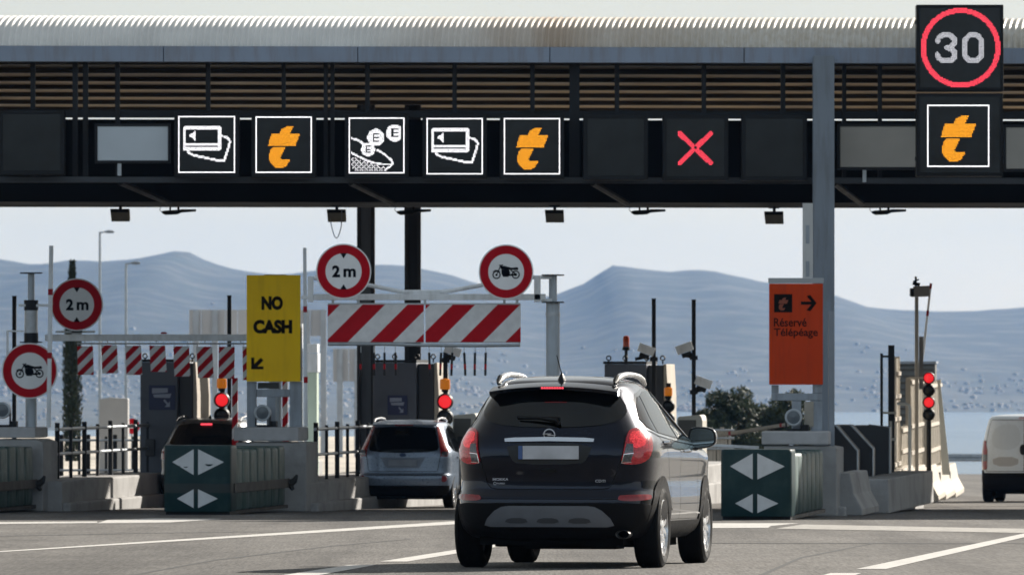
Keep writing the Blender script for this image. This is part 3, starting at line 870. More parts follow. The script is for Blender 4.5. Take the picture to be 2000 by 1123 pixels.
def aerial(px, label, first=[None]):
    d = 118.4
    fr = Fr(px, d, base=WZ(418, d))
    if first[0] is None:
        t = thing('lane_aerial', label, 'aerial', fr.loc, 0, 'dark aerials under the canopy')
        mb = MB()
        mb.tube([(-0.26, 0, 0.03), (-0.2, 0, 0.02), (0.0, 0, 0.03), (0.06, 0, 0.045)], [0.02, 0.045, 0.045, 0.03], 10, sx=0.8)
        mb.build('head', m_black, t)
        mb = MB(); mb.tube([(0.05, 0, 0.05), (0.32, 0, 0.06)], [0.03, 0.02], 8); mb.build('arm', m_black, t)
        mb = MB(); mb.cyl((-0.12, 0, 0.04), (-0.12, 0, 0.12), 0.015); mb.cyl((0.02, 0, 0.04), (0.02, 0, 0.12), 0.02); mb.tube([(-0.26, 0, 0.03), (-0.3, 0, 0.07), (-0.28, 0, 0.11)], 0.006, 6)
        mb.build('mount', m_black, t)
        first[0] = t
    else:
        copy_tree(first[0], fr.loc, label)
aerial(346, 'dark aerial under the canopy beside the leftmost floodlight')
aerial(805, 'dark aerial under the canopy above the dark rear column')
aerial(1263, 'dark aerial under the canopy right of the motorcycle sign')
aerial(1733, 'dark aerial under the canopy right of the grey column')
def cable_loop():
    fr = Fr(657, 118.3, base=WZ(465, 118.3))
    mb = MB(); pts = []
    for k in range(13):
        a = k / 12
        pts.append((-0.1 + 0.2 * a, 0, 0.30 * (2 * a - 1) ** 2))
    pts[0] = (-0.11, 0, 0.33); pts[-1] = (0.09, 0, 0.46)
    mb.tube(pts, 0.008, 6)
    o = mb.build('hanging_cable', m_grey); o.location = fr.loc
    tag(o, 'thin grey cable hanging in a loop from the second floodlight', 'cable')
cable_loop()
# ---------------------------------------------------------------- car body tools
class Pchip:
    def __init__(s, x, y):
        s.x, s.y = x, y; n = len(x)
        h = [x[i+1]-x[i] for i in range(n-1)]; d = [(y[i+1]-y[i])/h[i] for i in range(n-1)]
        m = [d[0]] + [0.0 if d[i-1]*d[i] <= 0 else 2*d[i-1]*d[i]/(d[i-1]+d[i]) for i in range(1, n-1)] + [d[-1]]
        s.h, s.m = h, m
    def __call__(s, t):
        x = s.x
        if t <= x[0]: return s.y[0]
        if t >= x[-1]: return s.y[-1]
        lo, hi = 0, len(x) - 1
        while hi - lo > 1:
            k = (lo + hi) // 2
            if x[k] <= t: lo = k
            else: hi = k
        h = s.h[lo]; u = (t - x[lo]) / h
        return ((1+2*u)*(1-u)**2*s.y[lo] + u*(1-u)**2*h*s.m[lo] + u*u*(3-2*u)*s.y[lo+1] + u*u*(u-1)*h*s.m[lo+1])
class Shell:
    """car body as a stack of rounded plan outlines: table rows are z, half width, rear y, front y"""
    def __init__(s, table, n=3.4, ar=0.85, af=1.1, barrel=0.03):
        z = [r[0] for r in table]
        s.zs = z
        s.w = Pchip(z, [r[1] for r in table]); s.yr = Pchip(z, [r[2] for r in table]); s.yf = Pchip(z, [r[3] for r in table])
        s.n = n; s.ar = ar; s.af = af; s.barrel = barrel
    def par(s, z):
        w, yr, yf = s.w(z), s.yr(z), s.yf(z)
        L = yf - yr
        ar = min(s.ar, L * 0.45); af = min(s.af, L * 0.5)
        return w, yr, yf, ar, af
    def half(s, z, nr=14, ns=14, nf=10):
        """points from the rear centre round the right side to the front centre"""
        w, yr, yf, ar, af = s.par(z); n = s.n; p = []
        for i in range(nr + 1):
            a = pi / 2 * i / nr
            p.append((w * sin(a) ** (2 / n), yr + ar - ar * cos(a) ** (2 / n)))
        for i in range(1, ns):
            p.append((w, yr + ar + (yf - af - yr - ar) * i / ns))
        for i in range(nf + 1):
            a = pi / 2 * i / nf
            p.append((w * cos(a) ** (2 / n), yf - af + af * sin(a) ** (2 / n)))
        ym = (yr + yf) / 2; hl = (yf - yr) / 2
        return [(x * (1 - s.barrel * ((y - ym) / hl) ** 2), y) for x, y in p]
    def side(s, y, z, sg=1):
        w, yr, yf, ar, af = s.par(z); n = s.n
        if y < yr + ar: k = max(0.0, 1 - ((yr + ar - y) / ar) ** n) ** (1 / n) if y > yr else 0.0
        elif y > yf - af: k = max(0.0, 1 - ((y - yf + af) / af) ** n) ** (1 / n) if y < yf else 0.0
        else: k = 1.0
        ym = (yr + yf) / 2; hl = (yf - yr) / 2
        return Vector((sg * w * k * (1 - s.barrel * ((y - ym) / hl) ** 2), y, z))
    def rear(s, t, z):
        """point at arc length t from the rear centre line, measured round the body at height z"""
        key = round(z, 3)
        if not hasattr(s, 'tab'): s.tab = {}
        if key not in s.tab:
            P = s.half(z, 28, 20, 6); acc = [0.0]
            for a, b in zip(P, P[1:]): acc.append(acc[-1] + math.hypot(b[0]-a[0], b[1]-a[1]))
            s.tab[key] = (P, acc)
        P, acc = s.tab[key]
        sg = 1 if t >= 0 else -1; t = min(abs(t), acc[-1] - 1e-6)
        lo, hi = 0, len(acc) - 1
        while hi - lo > 1:
            k = (lo + hi) // 2
            if acc[k] <= t: lo = k
            else: hi = k
        u = (t - acc[lo]) / max(1e-9, acc[hi] - acc[lo])
        return Vector((sg * (P[lo][0] + (P[hi][0]-P[lo][0]) * u), P[lo][1] + (P[hi][1]-P[lo][1]) * u, z))
    def normal(s, fn, u, v):
        e = 0.012
        a = fn(u + e, v) - fn(u - e, v); b = fn(u, v + e) - fn(u, v - e)
        n = a.cross(b)
        return n.normalized() if n.length > 1e-9 else Vector((0, -1, 0))
    def body(s, name, mats, parent, arches=(), arch_r=0.385, arch_z=0.345, z_floor=0.3, sub=4, inner=0.5):
        zz = []
        for a, b in zip(s.zs, s.zs[1:]):
            zz += [a + (b - a) * k / sub for k in range(sub)]
        zz.append(s.zs[-1])
        v = []; f = []; mi = []
        for z in zz:
            h = s.half(z)
            ring = h + [(-x, y) for x, y in reversed(h[1:-1])]
            v += [(x, y, z) for x, y in ring]
        n = len(ring)
        for j in range(len(zz) - 1):
            for i in range(n):
                f.append((j*n+i, j*n+(i+1)%n, (j+1)*n+(i+1)%n, (j+1)*n+i)); mi.append(1 if zz[j] < z_floor else 0)
        f.append(tuple(range(n - 1, -1, -1))); mi.append(1)
        f.append(tuple(range((len(zz)-1)*n, len(zz)*n))); mi.append(0)
        mb = MB(); mb.v = v; mb.f = f; mb.m = mi
        o = mb.build(name, mats, parent, smooth=40)
        if arches:
            cb = MB()
            for y in arches:
                for sg in (-1, 1):
                    cb.cyl((sg * inner, y, arch_z), (sg * 1.2, y, arch_z), arch_r, n=40)
                    cb.box(min(sg*inner, sg*1.2), max(sg*inner, sg*1.2), y - arch_r, y + arch_r, -0.2, arch_z) if False else None
            c = cb.build('cutter', [mats[1]], None, smooth=40)
            md = o.modifiers.new('arches', 'BOOLEAN'); md.object = c; md.operation = 'DIFFERENCE'; md.solver = 'EXACT'
            md.material_mode = 'TRANSFER'
            bpy.context.view_layer.update()
            ev = o.evaluated_get(bpy.context.evaluated_depsgraph_get())
            me = bpy.data.meshes.new_from_object(ev)
            o.modifiers.clear(); o.data = me
            me.set_sharp_from_angle(angle=R(40))
            bpy.data.objects.remove(c)
        return o
def tess(poly, h=0.05):
    bm = bmesh.new()
    vs = [bm.verts.new((p[0], p[1], 0)) for p in poly]
    bm.faces.new(vs)
    bmesh.ops.triangulate(bm, faces=bm.faces[:])
    for _ in range(7):
        es = [e for e in bm.edges if e.calc_length() > h]
        if not es: break
        bmesh.ops.subdivide_edges(bm, edges=es, cuts=1)
        bmesh.ops.triangulate(bm, faces=[f for f in bm.faces if len(f.verts) > 3])
    bmesh.ops.beautify_fill(bm, faces=bm.faces[:], edges=[e for e in bm.edges if not e.is_boundary])
    bm.verts.index_update()
    V = [(v.co.x, v.co.y) for v in bm.verts]; Fc = [[v.index for v in f.verts] for f in bm.faces]
    B = [(e.verts[0].index, e.verts[1].index) for e in bm.edges if e.is_boundary]
    bm.free()
    return V, Fc, B
def chaikin(poly, k=2, keep=()):
    for _ in range(k):
        out = []
        for i in range(len(poly)):
            a = poly[i]; b = poly[(i + 1) % len(poly)]
            out += [(a[0]*.75 + b[0]*.25, a[1]*.75 + b[1]*.25), (a[0]*.25 + b[0]*.75, a[1]*.25 + b[1]*.75)]
        poly = out
    return poly
def patch(mb, sh, fn, poly, off, mi=0, h=0.05, skirt=0.012, ref=None, bulge=0.0):
    """a panel lying on the body: polygon in surface coordinates, lifted by off, its edge turned back in"""
    V, Fc, B = tess(poly, h)
    cu = sum(p[0] for p in poly) / len(poly); cv = sum(p[1] for p in poly) / len(poly)
    pts = []; nrm = []
    for u, v in V:
        p = fn(u, v); n = sh.normal(fn, u, v)
        c = ref or Vector((0, (sh.yr(p.z) + sh.yf(p.z)) / 2, 0.75))
        if n.dot(p - c) < 0: n = -n
        pts.append(p); nrm.append(n)
    o = len(mb.v)
    mb.v += [tuple(p + n * off) for p, n in zip(pts, nrm)]
    k = len(pts)
    mb.v += [tuple(p + n * (off - skirt)) for p, n in zip(pts, nrm)]
    for f in Fc: mb.f.append([i + o for i in f]); mb.m.append(mi)
    for a, b in B: mb.f.append([o+a, o+b, o+k+b, o+k+a]); mb.m.append(mi)
def ribbon(mb, fn, sh, pts, w, off, mi=0, h=0.06):
    """a thin strip along a line drawn in surface coordinates"""
    P = []
    for (a, b) in zip(pts, pts[1:]):
        n = max(1, int(math.hypot(b[0]-a[0], b[1]-a[1]) / h))
        P += [(a[0]+(b[0]-a[0])*i/n, a[1]+(b[1]-a[1])*i/n) for i in range(n)]
    P.append(pts[-1])
    L = []; Rr = []
    for i, p in enumerate(P):
        a = P[max(i-1, 0)]; b = P[min(i+1, len(P)-1)]
        dx, dy = b[0]-a[0], b[1]-a[1]; l = math.hypot(dx, dy) or 1
        L.append((p[0] - dy/l*w/2, p[1] + dx/l*w/2)); Rr.append((p[0] + dy/l*w/2, p[1] - dx/l*w/2))
    def lift(q):
        p = fn(*q); n = sh.normal(fn, *q)
        if n.dot(p - Vector((0, (sh.yr(p.z)+sh.yf(p.z))/2, 0.75))) < 0: n = -n
        return p + n * off
    vs = [lift(q) for q in L] + [lift(q) for q in Rr]
    k = len(P)
    mb.add(vs, [(i, i+1, k+i+1, k+i) for i in range(k-1)], mi)
def wheel(parent, x, y, z, r, width, rim_r, sg, spokes=10, m_rim=None, steer=0.0, twin=True):
    """tyre, rim and spokes under one wheel"""
    M = Matrix.Translation((x, y, z)) @ Matrix.Rotation(steer, 4, 'Z') @ Matrix.Rotation(sg * pi / 2, 4, 'Y')
    w = width / 2
    mb = MB()
    prof = [(rim_r, -w * 0.86), (rim_r + 0.025, -w * 1.0), (r - 0.045, -w * 1.04), (r - 0.012, -w * 0.90), (r, -w * 0.72)]
    for k in range(-3, 4):
        zz = k * w * 0.19
        prof += [(r + 0.001, zz - w * 0.075), (r + 0.001, zz + w * 0.055), (r - 0.006, zz + w * 0.06), (r - 0.006, zz + w * 0.11)]
    prof += [(r, w * 0.72), (r - 0.012, w * 0.90), (r - 0.045, w * 1.04), (rim_r + 0.025, w * 1.0), (rim_r, w * 0.86)]
    mb.lathe(prof, 56, 0, M, close=True)
    tyre = mb.build('wheel', m_rubber, parent, smooth=30)
    mb = MB()
    mb.lathe([(rim_r + 0.004, -w * 0.2), (rim_r + 0.004, w * 0.93), (rim_r - 0.012, w * 0.95), (rim_r - 0.022, w * 0.78), (rim_r - 0.03, -w * 0.1)], 48, 0, M)
    ns = spokes
    for k in range(ns):
        a = 2 * pi * k / ns
        for da in ((-0.10, 0.10) if twin else (0.0,)):
            A = Matrix.Rotation(a, 4, 'Z')
            c0, c1 = da * 0.35, da * 0.85
            hw0, hw1 = (0.012, 0.011) if twin else (0.022, 0.016)
            R0, R1 = 0.045, rim_r - 0.012
            v = []
            for rr, c, hw, zt in ((R0, c0, hw0, w * 0.80), ((R0 + R1) / 2, (c0 + c1) / 2, (hw0 + hw1) / 2, w * 0.86), (R1, c1, hw1, w * 0.84)):
                cx, cy = rr * cos(c), rr * sin(c)
                v += [(cx, cy - hw, zt), (cx, cy + hw, zt), (cx, cy + hw, zt - 0.035), (cx, cy - hw, zt - 0.035)]
            f = []
            for q in (0, 4):
                f += [(q, q+4, q+5, q+1), (q+1, q+5, q+6, q+2), (q+2, q+6, q+7, q+3), (q+3, q+7, q+4, q)]
            mb.add(v, f, 0, M @ A)
    mb.lathe([(0.0, w * 0.88), (0.05, w * 0.86), (0.066, w * 0.78), (0.066, w * 0.5)], 24, 0, M)
    mb.build('rim', m_rim, tyre, smooth=35)
    mb = MB()
    mb.lathe([(0.0, -w * 0.6), (rim_r + .01, -w * 0.6), (rim_r + .01, -w * 0.25), (0.0, -w * 0.25)], 32, 0, M)
    mb.lathe([(0.0, w * 0.30), (rim_r - 0.035, w * 0.30), (rim_r - 0.035, w * 0.05)], 32, 0, M)
    mb.lathe([(0.0, w * 0.45), (rim_r * 0.62, w * 0.45), (rim_r * 0.62, w * 0.38), (0.0, w * 0.38)], 32, 1, M)
    mb.build('brake_disc', [m_black, mat('brake_steel', (0.06, 0.055, 0.05), 0.5, 0.5, 0.2, 10)], tyre, smooth=35)
    return tyre
m_glass = mat('tinted_glass', (0.004, 0.0045, 0.005), 0.03, 0, 0, coat=0.0, spec=0.5)
m_plast = mat('rough_black_plastic', (0.008, 0.008, 0.009), 0.65, 0, 0.15, 30, 0.12, spec=0.08)
m_under = mat('underbody', (0.003, 0.003, 0.003), 0.9, 0, 0.2, 6, spec=0.1)
m_chrome = mat('chrome', (0.75, 0.76, 0.78), 0.10, 1.0, 0)
m_silver = mat('alloy_silver', (0.70, 0.70, 0.71), 0.26, 0.85, 0.05, 8)
m_seam = mat('panel_gap', (0.003, 0.003, 0.003), 0.9, 0, 0)
def lamp_red(name, base, e):
    m = mat(name, base, 0.12, 0, 0, coat=1.0)
    nt = m.node_tree; N, L = nt.nodes, nt.links; b = N['Principled BSDF']
    tc = N.new('ShaderNodeTexCoord'); vo = N.new('ShaderNodeTexVoronoi'); vo.inputs['Scale'].default_value = 95
    L.new(tc.outputs['Object'], vo.inputs['Vector'])
    r = N.new('ShaderNodeValToRGB'); r.color_ramp.elements[0].color = (base[0]*1.6, base[1]*2.5+.01, base[2]*2.5+.01, 1); r.color_ramp.elements[1].color = (base[0]*.55, base[1]*.5, base[2]*.5, 1)
    r.color_ramp.elements[0].position = 0.1; r.color_ramp.elements[1].position = 0.6
    L.new(vo.outputs['Distance'], r.inputs[0]); L.new(r.outputs[0], b.inputs['Base Color'])
    L.new(r.outputs[0], b.inputs['Emission Color']); b.inputs['Emission Strength'].default_value = e
    return m
m_tail = lamp_red('tail_lamp_red', (0.30, 0.004, 0.010), 0.16)
m_tailhot = lamp_red('tail_lamp_lit', (0.50, 0.014, 0.02), 0.50)
m_refl = mat('red_reflector', (0.24, 0.006, 0.010), 0.18, 0, 0.2, 40, coat=0.6)
m_clearl = mat('clear_lamp', (0.10, 0.10, 0.11), 0.12, 0.3, 0.5, 60, coat=1.0)
m_plate = mat('blurred_plate', (0.48, 0.49, 0.52), 0.5, 0, 0.18, 5)
m_plateb = mat('plate_blue', (0.05, 0.10, 0.25), 0.5, 0, 0.1, 5)
def car_loc(px, d): return (WX(px, d), d, gz(d))
def car_thing(name, label, px, d, yaw, cat='car'):
    t = thing(name, label, cat, car_loc(px, d), yaw)
    t.rotation_euler = (-math.atan(SLOPE), 0, yaw)
    return t
def circle(cy, cz, r, n=28, a0=0.0, a1=2*pi):
    return [(cy + r*cos(a0+(a1-a0)*i/n), cz + r*sin(a0+(a1-a0)*i/n)) for i in range(n + 1)]
def arch_trim(mb, sh, y0, z0, ri, ro, sg, off, mi=0, a0=-0.12, a1=pi + 0.12):
    fn = lambda y, z: sh.side(y, z, sg)
    poly = circle(y0, z0, ro, 26, a0, a1) + list(reversed(circle(y0, z0, ri, 26, a0, a1)))
    patch(mb, sh, fn, poly, off, mi, h=0.07, skirt=0.02)

# ---------------------------------------------------------------- the dark compact SUV
def dark_suv():
    t = car_thing('compact_suv', 'glossy dark blue compact SUV with lit tail lamps driving towards the toll lanes', 1099, 60.0, R(-9.8))
    paint = mat('dark_blue_paint', (0.0035, 0.0062, 0.0170), 0.22, 1.0, 0, 40, coat=1.0, spec=0.5)
    T = [(0.235, .70, -.60, 3.20), (0.28, .80, -.685, 3.34), (0.36, .855, -.748, 3.44), (0.46, .878, -.775, 3.48), (0.54, .884, -.785, 3.49),
         (0.60, .884, -.782, 3.49), (0.64, .882, -.752, 3.48), (0.675, .880, -.728, 3.48), (0.75, .878, -.726, 3.47), (0.86, .884, -.735, 3.45), (0.94, .890, -.738, 3.42),
         (1.00, .888, -.736, 3.20), (1.06, .872, -.726, 2.75), (1.12, .842, -.708, 2.42), (1.19, .800, -.676, 2.26), (1.28, .752, -.628, 2.04),
         (1.38, .700, -.570, 1.80), (1.46, .655, -.520, 1.60), (1.52, .618, -.470, 1.45), (1.565, .578, -.430, 1.33), (1.595, .53, -.370, 1.22),
         (1.620, .44, -.22, 1.08), (1.638, .31, -.02, 0.95), (1.644, .18, 0.15, 0.75), (1.647, .05, 0.3, 0.5)]
    sh = Shell(T)
    WB, WR = 2.555, 0.347
    sh.body('body', [paint, m_under], t, (0.0, WB), 0.392, WR, 0.30)
    rear = sh.rear
    sR = lambda y, z: sh.side(y, z, 1); sL = lambda y, z: sh.side(y, z, -1)
    # wheels
    for y in (0.0, WB):
        for sg in (1, -1):
            wheel(t, sg * 0.775, y, WR, WR, 0.225, 0.243, sg, 10, m_silver, twin=False)
    # black lower cladding: bumper, sills, arches
    mb = MB()
    BT = 0.555
    poly = [(-1.14, BT - .03), (-0.8, BT), (0.8, BT), (1.14, BT - .03), (1.16, .42), (1.09, .30), (0.8, .262), (-0.8, .262), (-1.09, .30), (-1.16, .42)]
    patch(mb, sh, rear, poly, 0.006, h=0.06, skirt=0.02)
    mb.build('rear_bumper', m_plast, t)
    for sg in (1, -1):
        for y in (0.0, WB):
            mb = MB(); arch_trim(mb, sh, y, WR, 0.395, 0.440, sg, 0.008); mb.build('arch_trim', m_plast if True else paint, t)
        mb = MB(); fn = sR if sg > 0 else sL
        patch(mb, sh, fn, [(0.43, .255), (WB - .43, .255), (WB - .41, .40), (0.41, .40)], 0.010, h=0.1, skirt=0.02)
        mb.build('sill', m_plast, t)
        mb = MB(); ribbon(mb, fn, sh, [(0.46, .50), (2.10, .455)], 0.012, 0.009); mb.build('side_trim', m_chrome, t)
    # silver skid plate with three notches
    mb = MB()
    poly = [(-.56, .375), (-.53, .43), (-.46, .495), (-.40, .525), (-.34, .533), (.34, .533), (.40, .525), (.46, .495), (.53, .43), (.56, .375), (.50, .362), (-.50, .362)]
    patch(mb, sh, rear, poly, 0.022, h=0.05, skirt=0.03)
    skid = mb.build('skid_plate', mat('skid_silver', (0.13, 0.14, 0.16), 0.5, 0.2, 0.06, 12), t)
    for cx in (-.27, 0.0, .27):
        mb = MB()
        patch(mb, sh, rear, chaikin([(cx - .105, .392), (cx - .075, .435), (cx + .075, .435), (cx + .105, .392)], 1), 0.027, h=0.05, skirt=0.012)
        mb.build('notch', mat('notch_grey', (0.05, 0.053, 0.06), .5, .2, .06, 12), skid)
    # tailgate outline and bumper shelf gap
    mb = MB()
    gate = [(-.655, 1.13), (-.64, 1.0), (-.60, .87), (-.545, .72), (-.51, .685), (-.45, .674), (.45, .674), (.51, .685), (.545, .72), (.60, .87), (.64, 1.0), (.655, 1.13)]
    ribbon(mb, rear, sh, gate, 0.007, 0.002)
    mb.build('tailgate_gap', m_seam, t)
    mb = MB(); ribbon(mb, rear, sh, [(-1.0, .585), (-.8, .592), (.8, .592), (1.0, .585)], 0.008, 0.003); mb.build('bumper_gap', m_seam, t)
    # rear window, wrap-round and dark, under the spoiler
    win = [(0, 1.196), (-.25, 1.202), (-.43, 1.217), (-.56, 1.245), (-.655, 1.295), (-.685, 1.335), (-.672, 1.39), (-.60, 1.478), (-.40, 1.492), (0, 1.497),
           (.40, 1.492), (.60, 1.478), (.672, 1.39), (.685, 1.335), (.655, 1.295), (.56, 1.245), (.43, 1.217), (.25, 1.202)]
    mb = MB(); patch(mb, sh, rear, win, 0.006, h=0.05); mb.build('rear_window', m_glass, t)
    # spoiler over the glass
    mb = MB()
    n = 22; rows = []
    for i in range(n + 1):
        u = -1 + 2 * i / n; x = u * 0.555
        c = 0.055 * abs(u) ** 2.6
        yb = -.615 + c + 0.05 * abs(u) ** 6; zt = 1.545 - 0.042 * u * u
        rows.append([(x * 0.985, -.40 + c * .6, zt + 0.042), (x, yb + .05, zt + 0.014), (x, yb, zt), (x, yb + .012, zt - 0.028), (x * .99, -.46 + c, zt - 0.052), (x * .98, -.40 + c * .6, zt - 0.06)])
    v = [p for r_ in rows for p in r_]; f = []
    for i in range(n):
        for k in range(6):
            a, b = i*6 + k, i*6 + (k+1) % 6
            f.append((a, b, b + 6, a + 6))
    f += [tuple(range(6)), tuple(range(n*6 + 5, n*6 - 1, -1))]
    mb.add(v, f); sp = mb.build('spoiler', paint, t, smooth=50)
    mb = MB()
    for k in range(9):
        x = -.088 + k * .022
        mb.box(x, x + .016, -.616, -.600, 1.527, 1.541)
    mb.build('high_brake_light', mat('brake_led', (0.5, 0.02, 0.03), 0.3, 0, 0, emit=(1.0, 0.06, 0.09), estr=0.85), sp, smooth=0)
    # side glass
    for sg in (1, -1):
        fn = sR if sg > 0 else sL
        doors = [[(-.22, 1.205), (-.30, 1.27), (-.17, 1.39), (.0, 1.462), (.08, 1.47), (.02, 1.30), (.03, 1.16), (-.06, 1.165)],
                 [(.06, 1.155), (.05, 1.30), (.115, 1.472), (.40, 1.512), (.80, 1.522), (.86, 1.40), (.90, 1.115)],
                 [(.96, 1.11), (.92, 1.40), (.87, 1.520), (1.18, 1.50), (1.38, 1.43), (1.62, 1.29), (1.84, 1.13), (1.86, 1.085)]]
        mb = MB()
        patch(mb, sh, fn, [(-.34, 1.20), (-.36, 1.28), (-.20, 1.42), (.0, 1.492), (.4, 1.537), (.82, 1.545), (1.22, 1.522), (1.44, 1.44), (1.70, 1.30), (1.98, 1.10), (1.95, 1.062), (.9, 1.092), (.0, 1.142)], 0.002, h=0.06)
        mb.build('window_surround', mat('gloss_black_trim', (0.006, 0.006, 0.007), 0.15, 0, 0, coat=0.5), t)
        for dpoly in doors:
            mb = MB(); patch(mb, sh, fn, dpoly, 0.007, h=0.06); mb.build('side_window', m_glass, t)
        mb = MB(); ribbon(mb, fn, sh, [(-.34, 1.195), (.0, 1.137), (.9, 1.087), (1.98, 1.055)], 0.014, 0.009); mb.build('window_chrome', m_chrome, t)
        mb = MB()
        ribbon(mb, fn, sh, [(.93, 1.08), (.96, .80), (.96, .55), (.92, .41)], 0.007, 0.002)
        ribbon(mb, fn, sh, [(.02, 1.13), (.22, 1.0), (.36, .80), (.46, .62), (.47, .42)], 0.007, 0.002)
        ribbon(mb, fn, sh, [(1.99, 1.05), (2.04, .9), (2.02, .6), (1.98, .41)], 0.007, 0.002)
        ribbon(mb, fn, sh, [(.47, .412), (1.98, .408)], 0.007, 0.002)
        mb.build('door_gap', m_seam, t)
        # blade shaped crease on the doors
        mb = MB()
        for (y, z) in ((.20, 1.075), (1.22, 1.0)):
            p = fn(y, z); x = p.x
            mb.tube([(x - sg*.004, y - .10, z), (x + sg*.034, y - .06, z + .004), (x + sg*.040, y + .02, z + .004), (x + sg*.034, y + .08, z + .002), (x - sg*.004, y + .12, z - .002)], 0.013, 8)
            mb.build('door_handle', m_chrome, t); mb = MB()
        # roof rails
        mb = MB()
        pts = [(sg*.505, -.32, 1.575), (sg*.505, -.24, 1.612), (sg*.508, -.05, 1.640), (sg*.512, .25, 1.656), (sg*.514, .6, 1.657), (sg*.514, .95, 1.645), (sg*.516, 1.15, 1.618), (sg*.522, 1.24, 1.580)]
        mb.tube(pts, [.018, .026, .027, .025, .024, .025, .026, .018], 10, sx=1.0)
        rr = mb.build('roof_rail', m_silver, t)
        mb = MB(); mb.tube([(sg*.506, -.36, 1.575), (sg*.506, -.29, 1.597), (sg*.507, -.22, 1.628)], [.010, .027, .026], 10); mb.build('rail_foot', m_black, rr)
        # door mirror
        mb = MB()
        M = Matrix.Translation((sg * 0.955, 1.78, 1.105)) @ Matrix.Rotation(sg * R(-6), 4, 'Z')
        v = []; f = []
        ring = chaikin([(-.118, -.085), (.105, -.06), (.118, .03), (.085, .092), (-.10, .098), (-.125, .03)], 2)
        ring = [(sg * a, b) for a, b in ring]
        for k, (yy, sc) in enumerate(((0.0, .98), (.02, 1.0), (.08, .93), (.13, .72), (.15, .4))):
            v += [(a * sc * 1.1, yy, b * sc * 1.15) for a, b in ring]
        n = len(ring)
        for k in range(4):
            for i in range(n): f.append((k*n+i, k*n+(i+1)%n, (k+1)*n+(i+1)%n, (k+1)*n+i))
        f += [tuple(range(n-1, -1, -1)), tuple(range(4*n, 5*n))]
        mb.add(v, f, 0, M)
        p0 = fn(1.88, 1.06)
        mb.tube([(p0.x - sg*.01, 1.88, 1.05), (sg * .87, 1.85, 1.04), (sg * .93, 1.84, 1.06)], [.06, .05, .04], 10, sx=0.7)
        mir = mb.build('door_mirror', mat('mirror_housing', (0.007, 0.0075, 0.010), 0.3, 0.1, 0.05, 20, coat=0.8), t, smooth=50)
        mb = MB(); mb.add([(a * .94, -.004, b * .98) for a, b in ring], [tuple(range(n))], 0, M)
        mb.build('mirror_glass', mat('mirror_silver', (0.28, 0.32, 0.31), 0.03, 1.0, 0), mir, smooth=0)
    # tail lamps: red with a clear inner wedge
    for sg in (1, -1):
        P = lambda pts: [(sg * a, b) for a, b in pts]
        outer = [(.612, .895), (.70, .885), (.80, .892), (.90, .925), (.965, .98), (1.0, 1.06), (1.005, 1.12), (.93, 1.165), (.85, 1.188), (.76, 1.192), (.690, 1.172), (.662, 1.11), (.642, 1.0)]
        mb = MB(); patch(mb, sh, rear, P(chaikin(outer, 1)), 0.014, h=0.04, skirt=0.03)
        tl = mb.build('tail_lamp', m_tail, t)
        hot = [(.725, 1.03), (.78, 1.02), (.87, 1.05), (.90, 1.10), (.86, 1.155), (.77, 1.165), (.70, 1.15), (.688, 1.08), (.72, 1.075)]
        mb = MB(); patch(mb, sh, rear, P(chaikin(hot, 1)), 0.017, h=0.04, skirt=0.008); mb.build('lit_field', m_tailhot, tl)
        for q in ([(.622, .905), (.702, .91), (.725, .975), (.640, .968)], [(.643, .98), (.727, .987), (.728, 1.055), (.665, 1.058), (.655, 1.03)]):
            mb = MB(); patch(mb, sh, rear, P(q), 0.018, h=0.04, skirt=0.008); mb.build('clear_lens', m_clearl, tl)
        mb = MB()
        ribbon(mb, rear, sh, P([(.619, .90), (.640, .972), (.728, .980)]), 0.006, 0.020); ribbon(mb, rear, sh, P([(.617, .898), (.71, .905)]), 0.005, 0.020)
        mb.build('lens_trim', m_chrome, tl)
        mb = MB(); patch(mb, sh, rear, P(chaikin([(.60, .578), (.60, .612), (.63, .622), (.92, .630), (.99, .622), (1.0, .600), (.95, .586), (.75, .574)], 1)), 0.008, h=0.05)
        mb.build('bumper_reflector', m_refl, t)
    # trim bar, plate recess, plate
    mb = MB()
    bar = [(-.385, 1.098), (-.30, 1.106), (0, 1.112), (.30, 1.106), (.385, 1.098), (.38, 1.072), (0, 1.078), (-.38, 1.072)]
    patch(mb, sh, rear, bar, 0.020, h=0.05, skirt=0.03); mb.build('trim_bar', m_chrome, t)
    mb = MB(); patch(mb, sh, rear, chaikin([(-.38, 1.068), (.38, 1.068), (.33, .93), (.27, .885), (-.27, .885), (-.33, .93)], 1), 0.002, h=0.06, skirt=0.01)
    mb.build('plate_recess', mat('recess_paint', (0.004, 0.0045, 0.006), 0.45, 0, 0), t)
    mb = MB(); yy = -.758
    mb.box(-.222, .26, yy - .006, yy + .02, .928, 1.042, 0); mb.box(-.26, -.2225, yy - .006, yy + .02, .928, 1.042, 1)
    mb.build('number_plate', [m_plate, m_plateb], t, smooth=0, bevel=0.004)
    mb = MB(); patch(mb, sh, rear, chaikin([(-.075, .818), (.075, .818), (.06, .85), (-.06, .85)], 1), 0.004, h=0.05); mb.build('gate_handle', m_seam, t)
    # round emblem with a bolt through it
    mb = MB(); ye = sh.rear(0, 1.135).y - 0.012
    Mt = Matrix.Translation((0, ye, 1.138)) @ Matrix.Rotation(R(12), 4, 'X')
    ring = []
    for i in range(32):
        a = 2 * pi * i / 32; ring.append((0.046 * cos(a), 0, 0.046 * sin(a)))
    mb.tube(ring + [ring[0]], 0.0055, 8, 0, Mt)
    mb.prism([(-.058, .004), (-.05, .009), (.022, .010), (.006, -.001), (.058, -.004), (.05, -.009), (-.022, -.010), (-.006, .001)], -.006, .004, 0, Mt)
    mb.build('emblem', mat('emblem_silver', (0.62, 0.64, 0.68), 0.3, 0.5, 0), t, smooth=45)
    mb = MB()
    yb = sh.rear(-.4, .755).y - .006
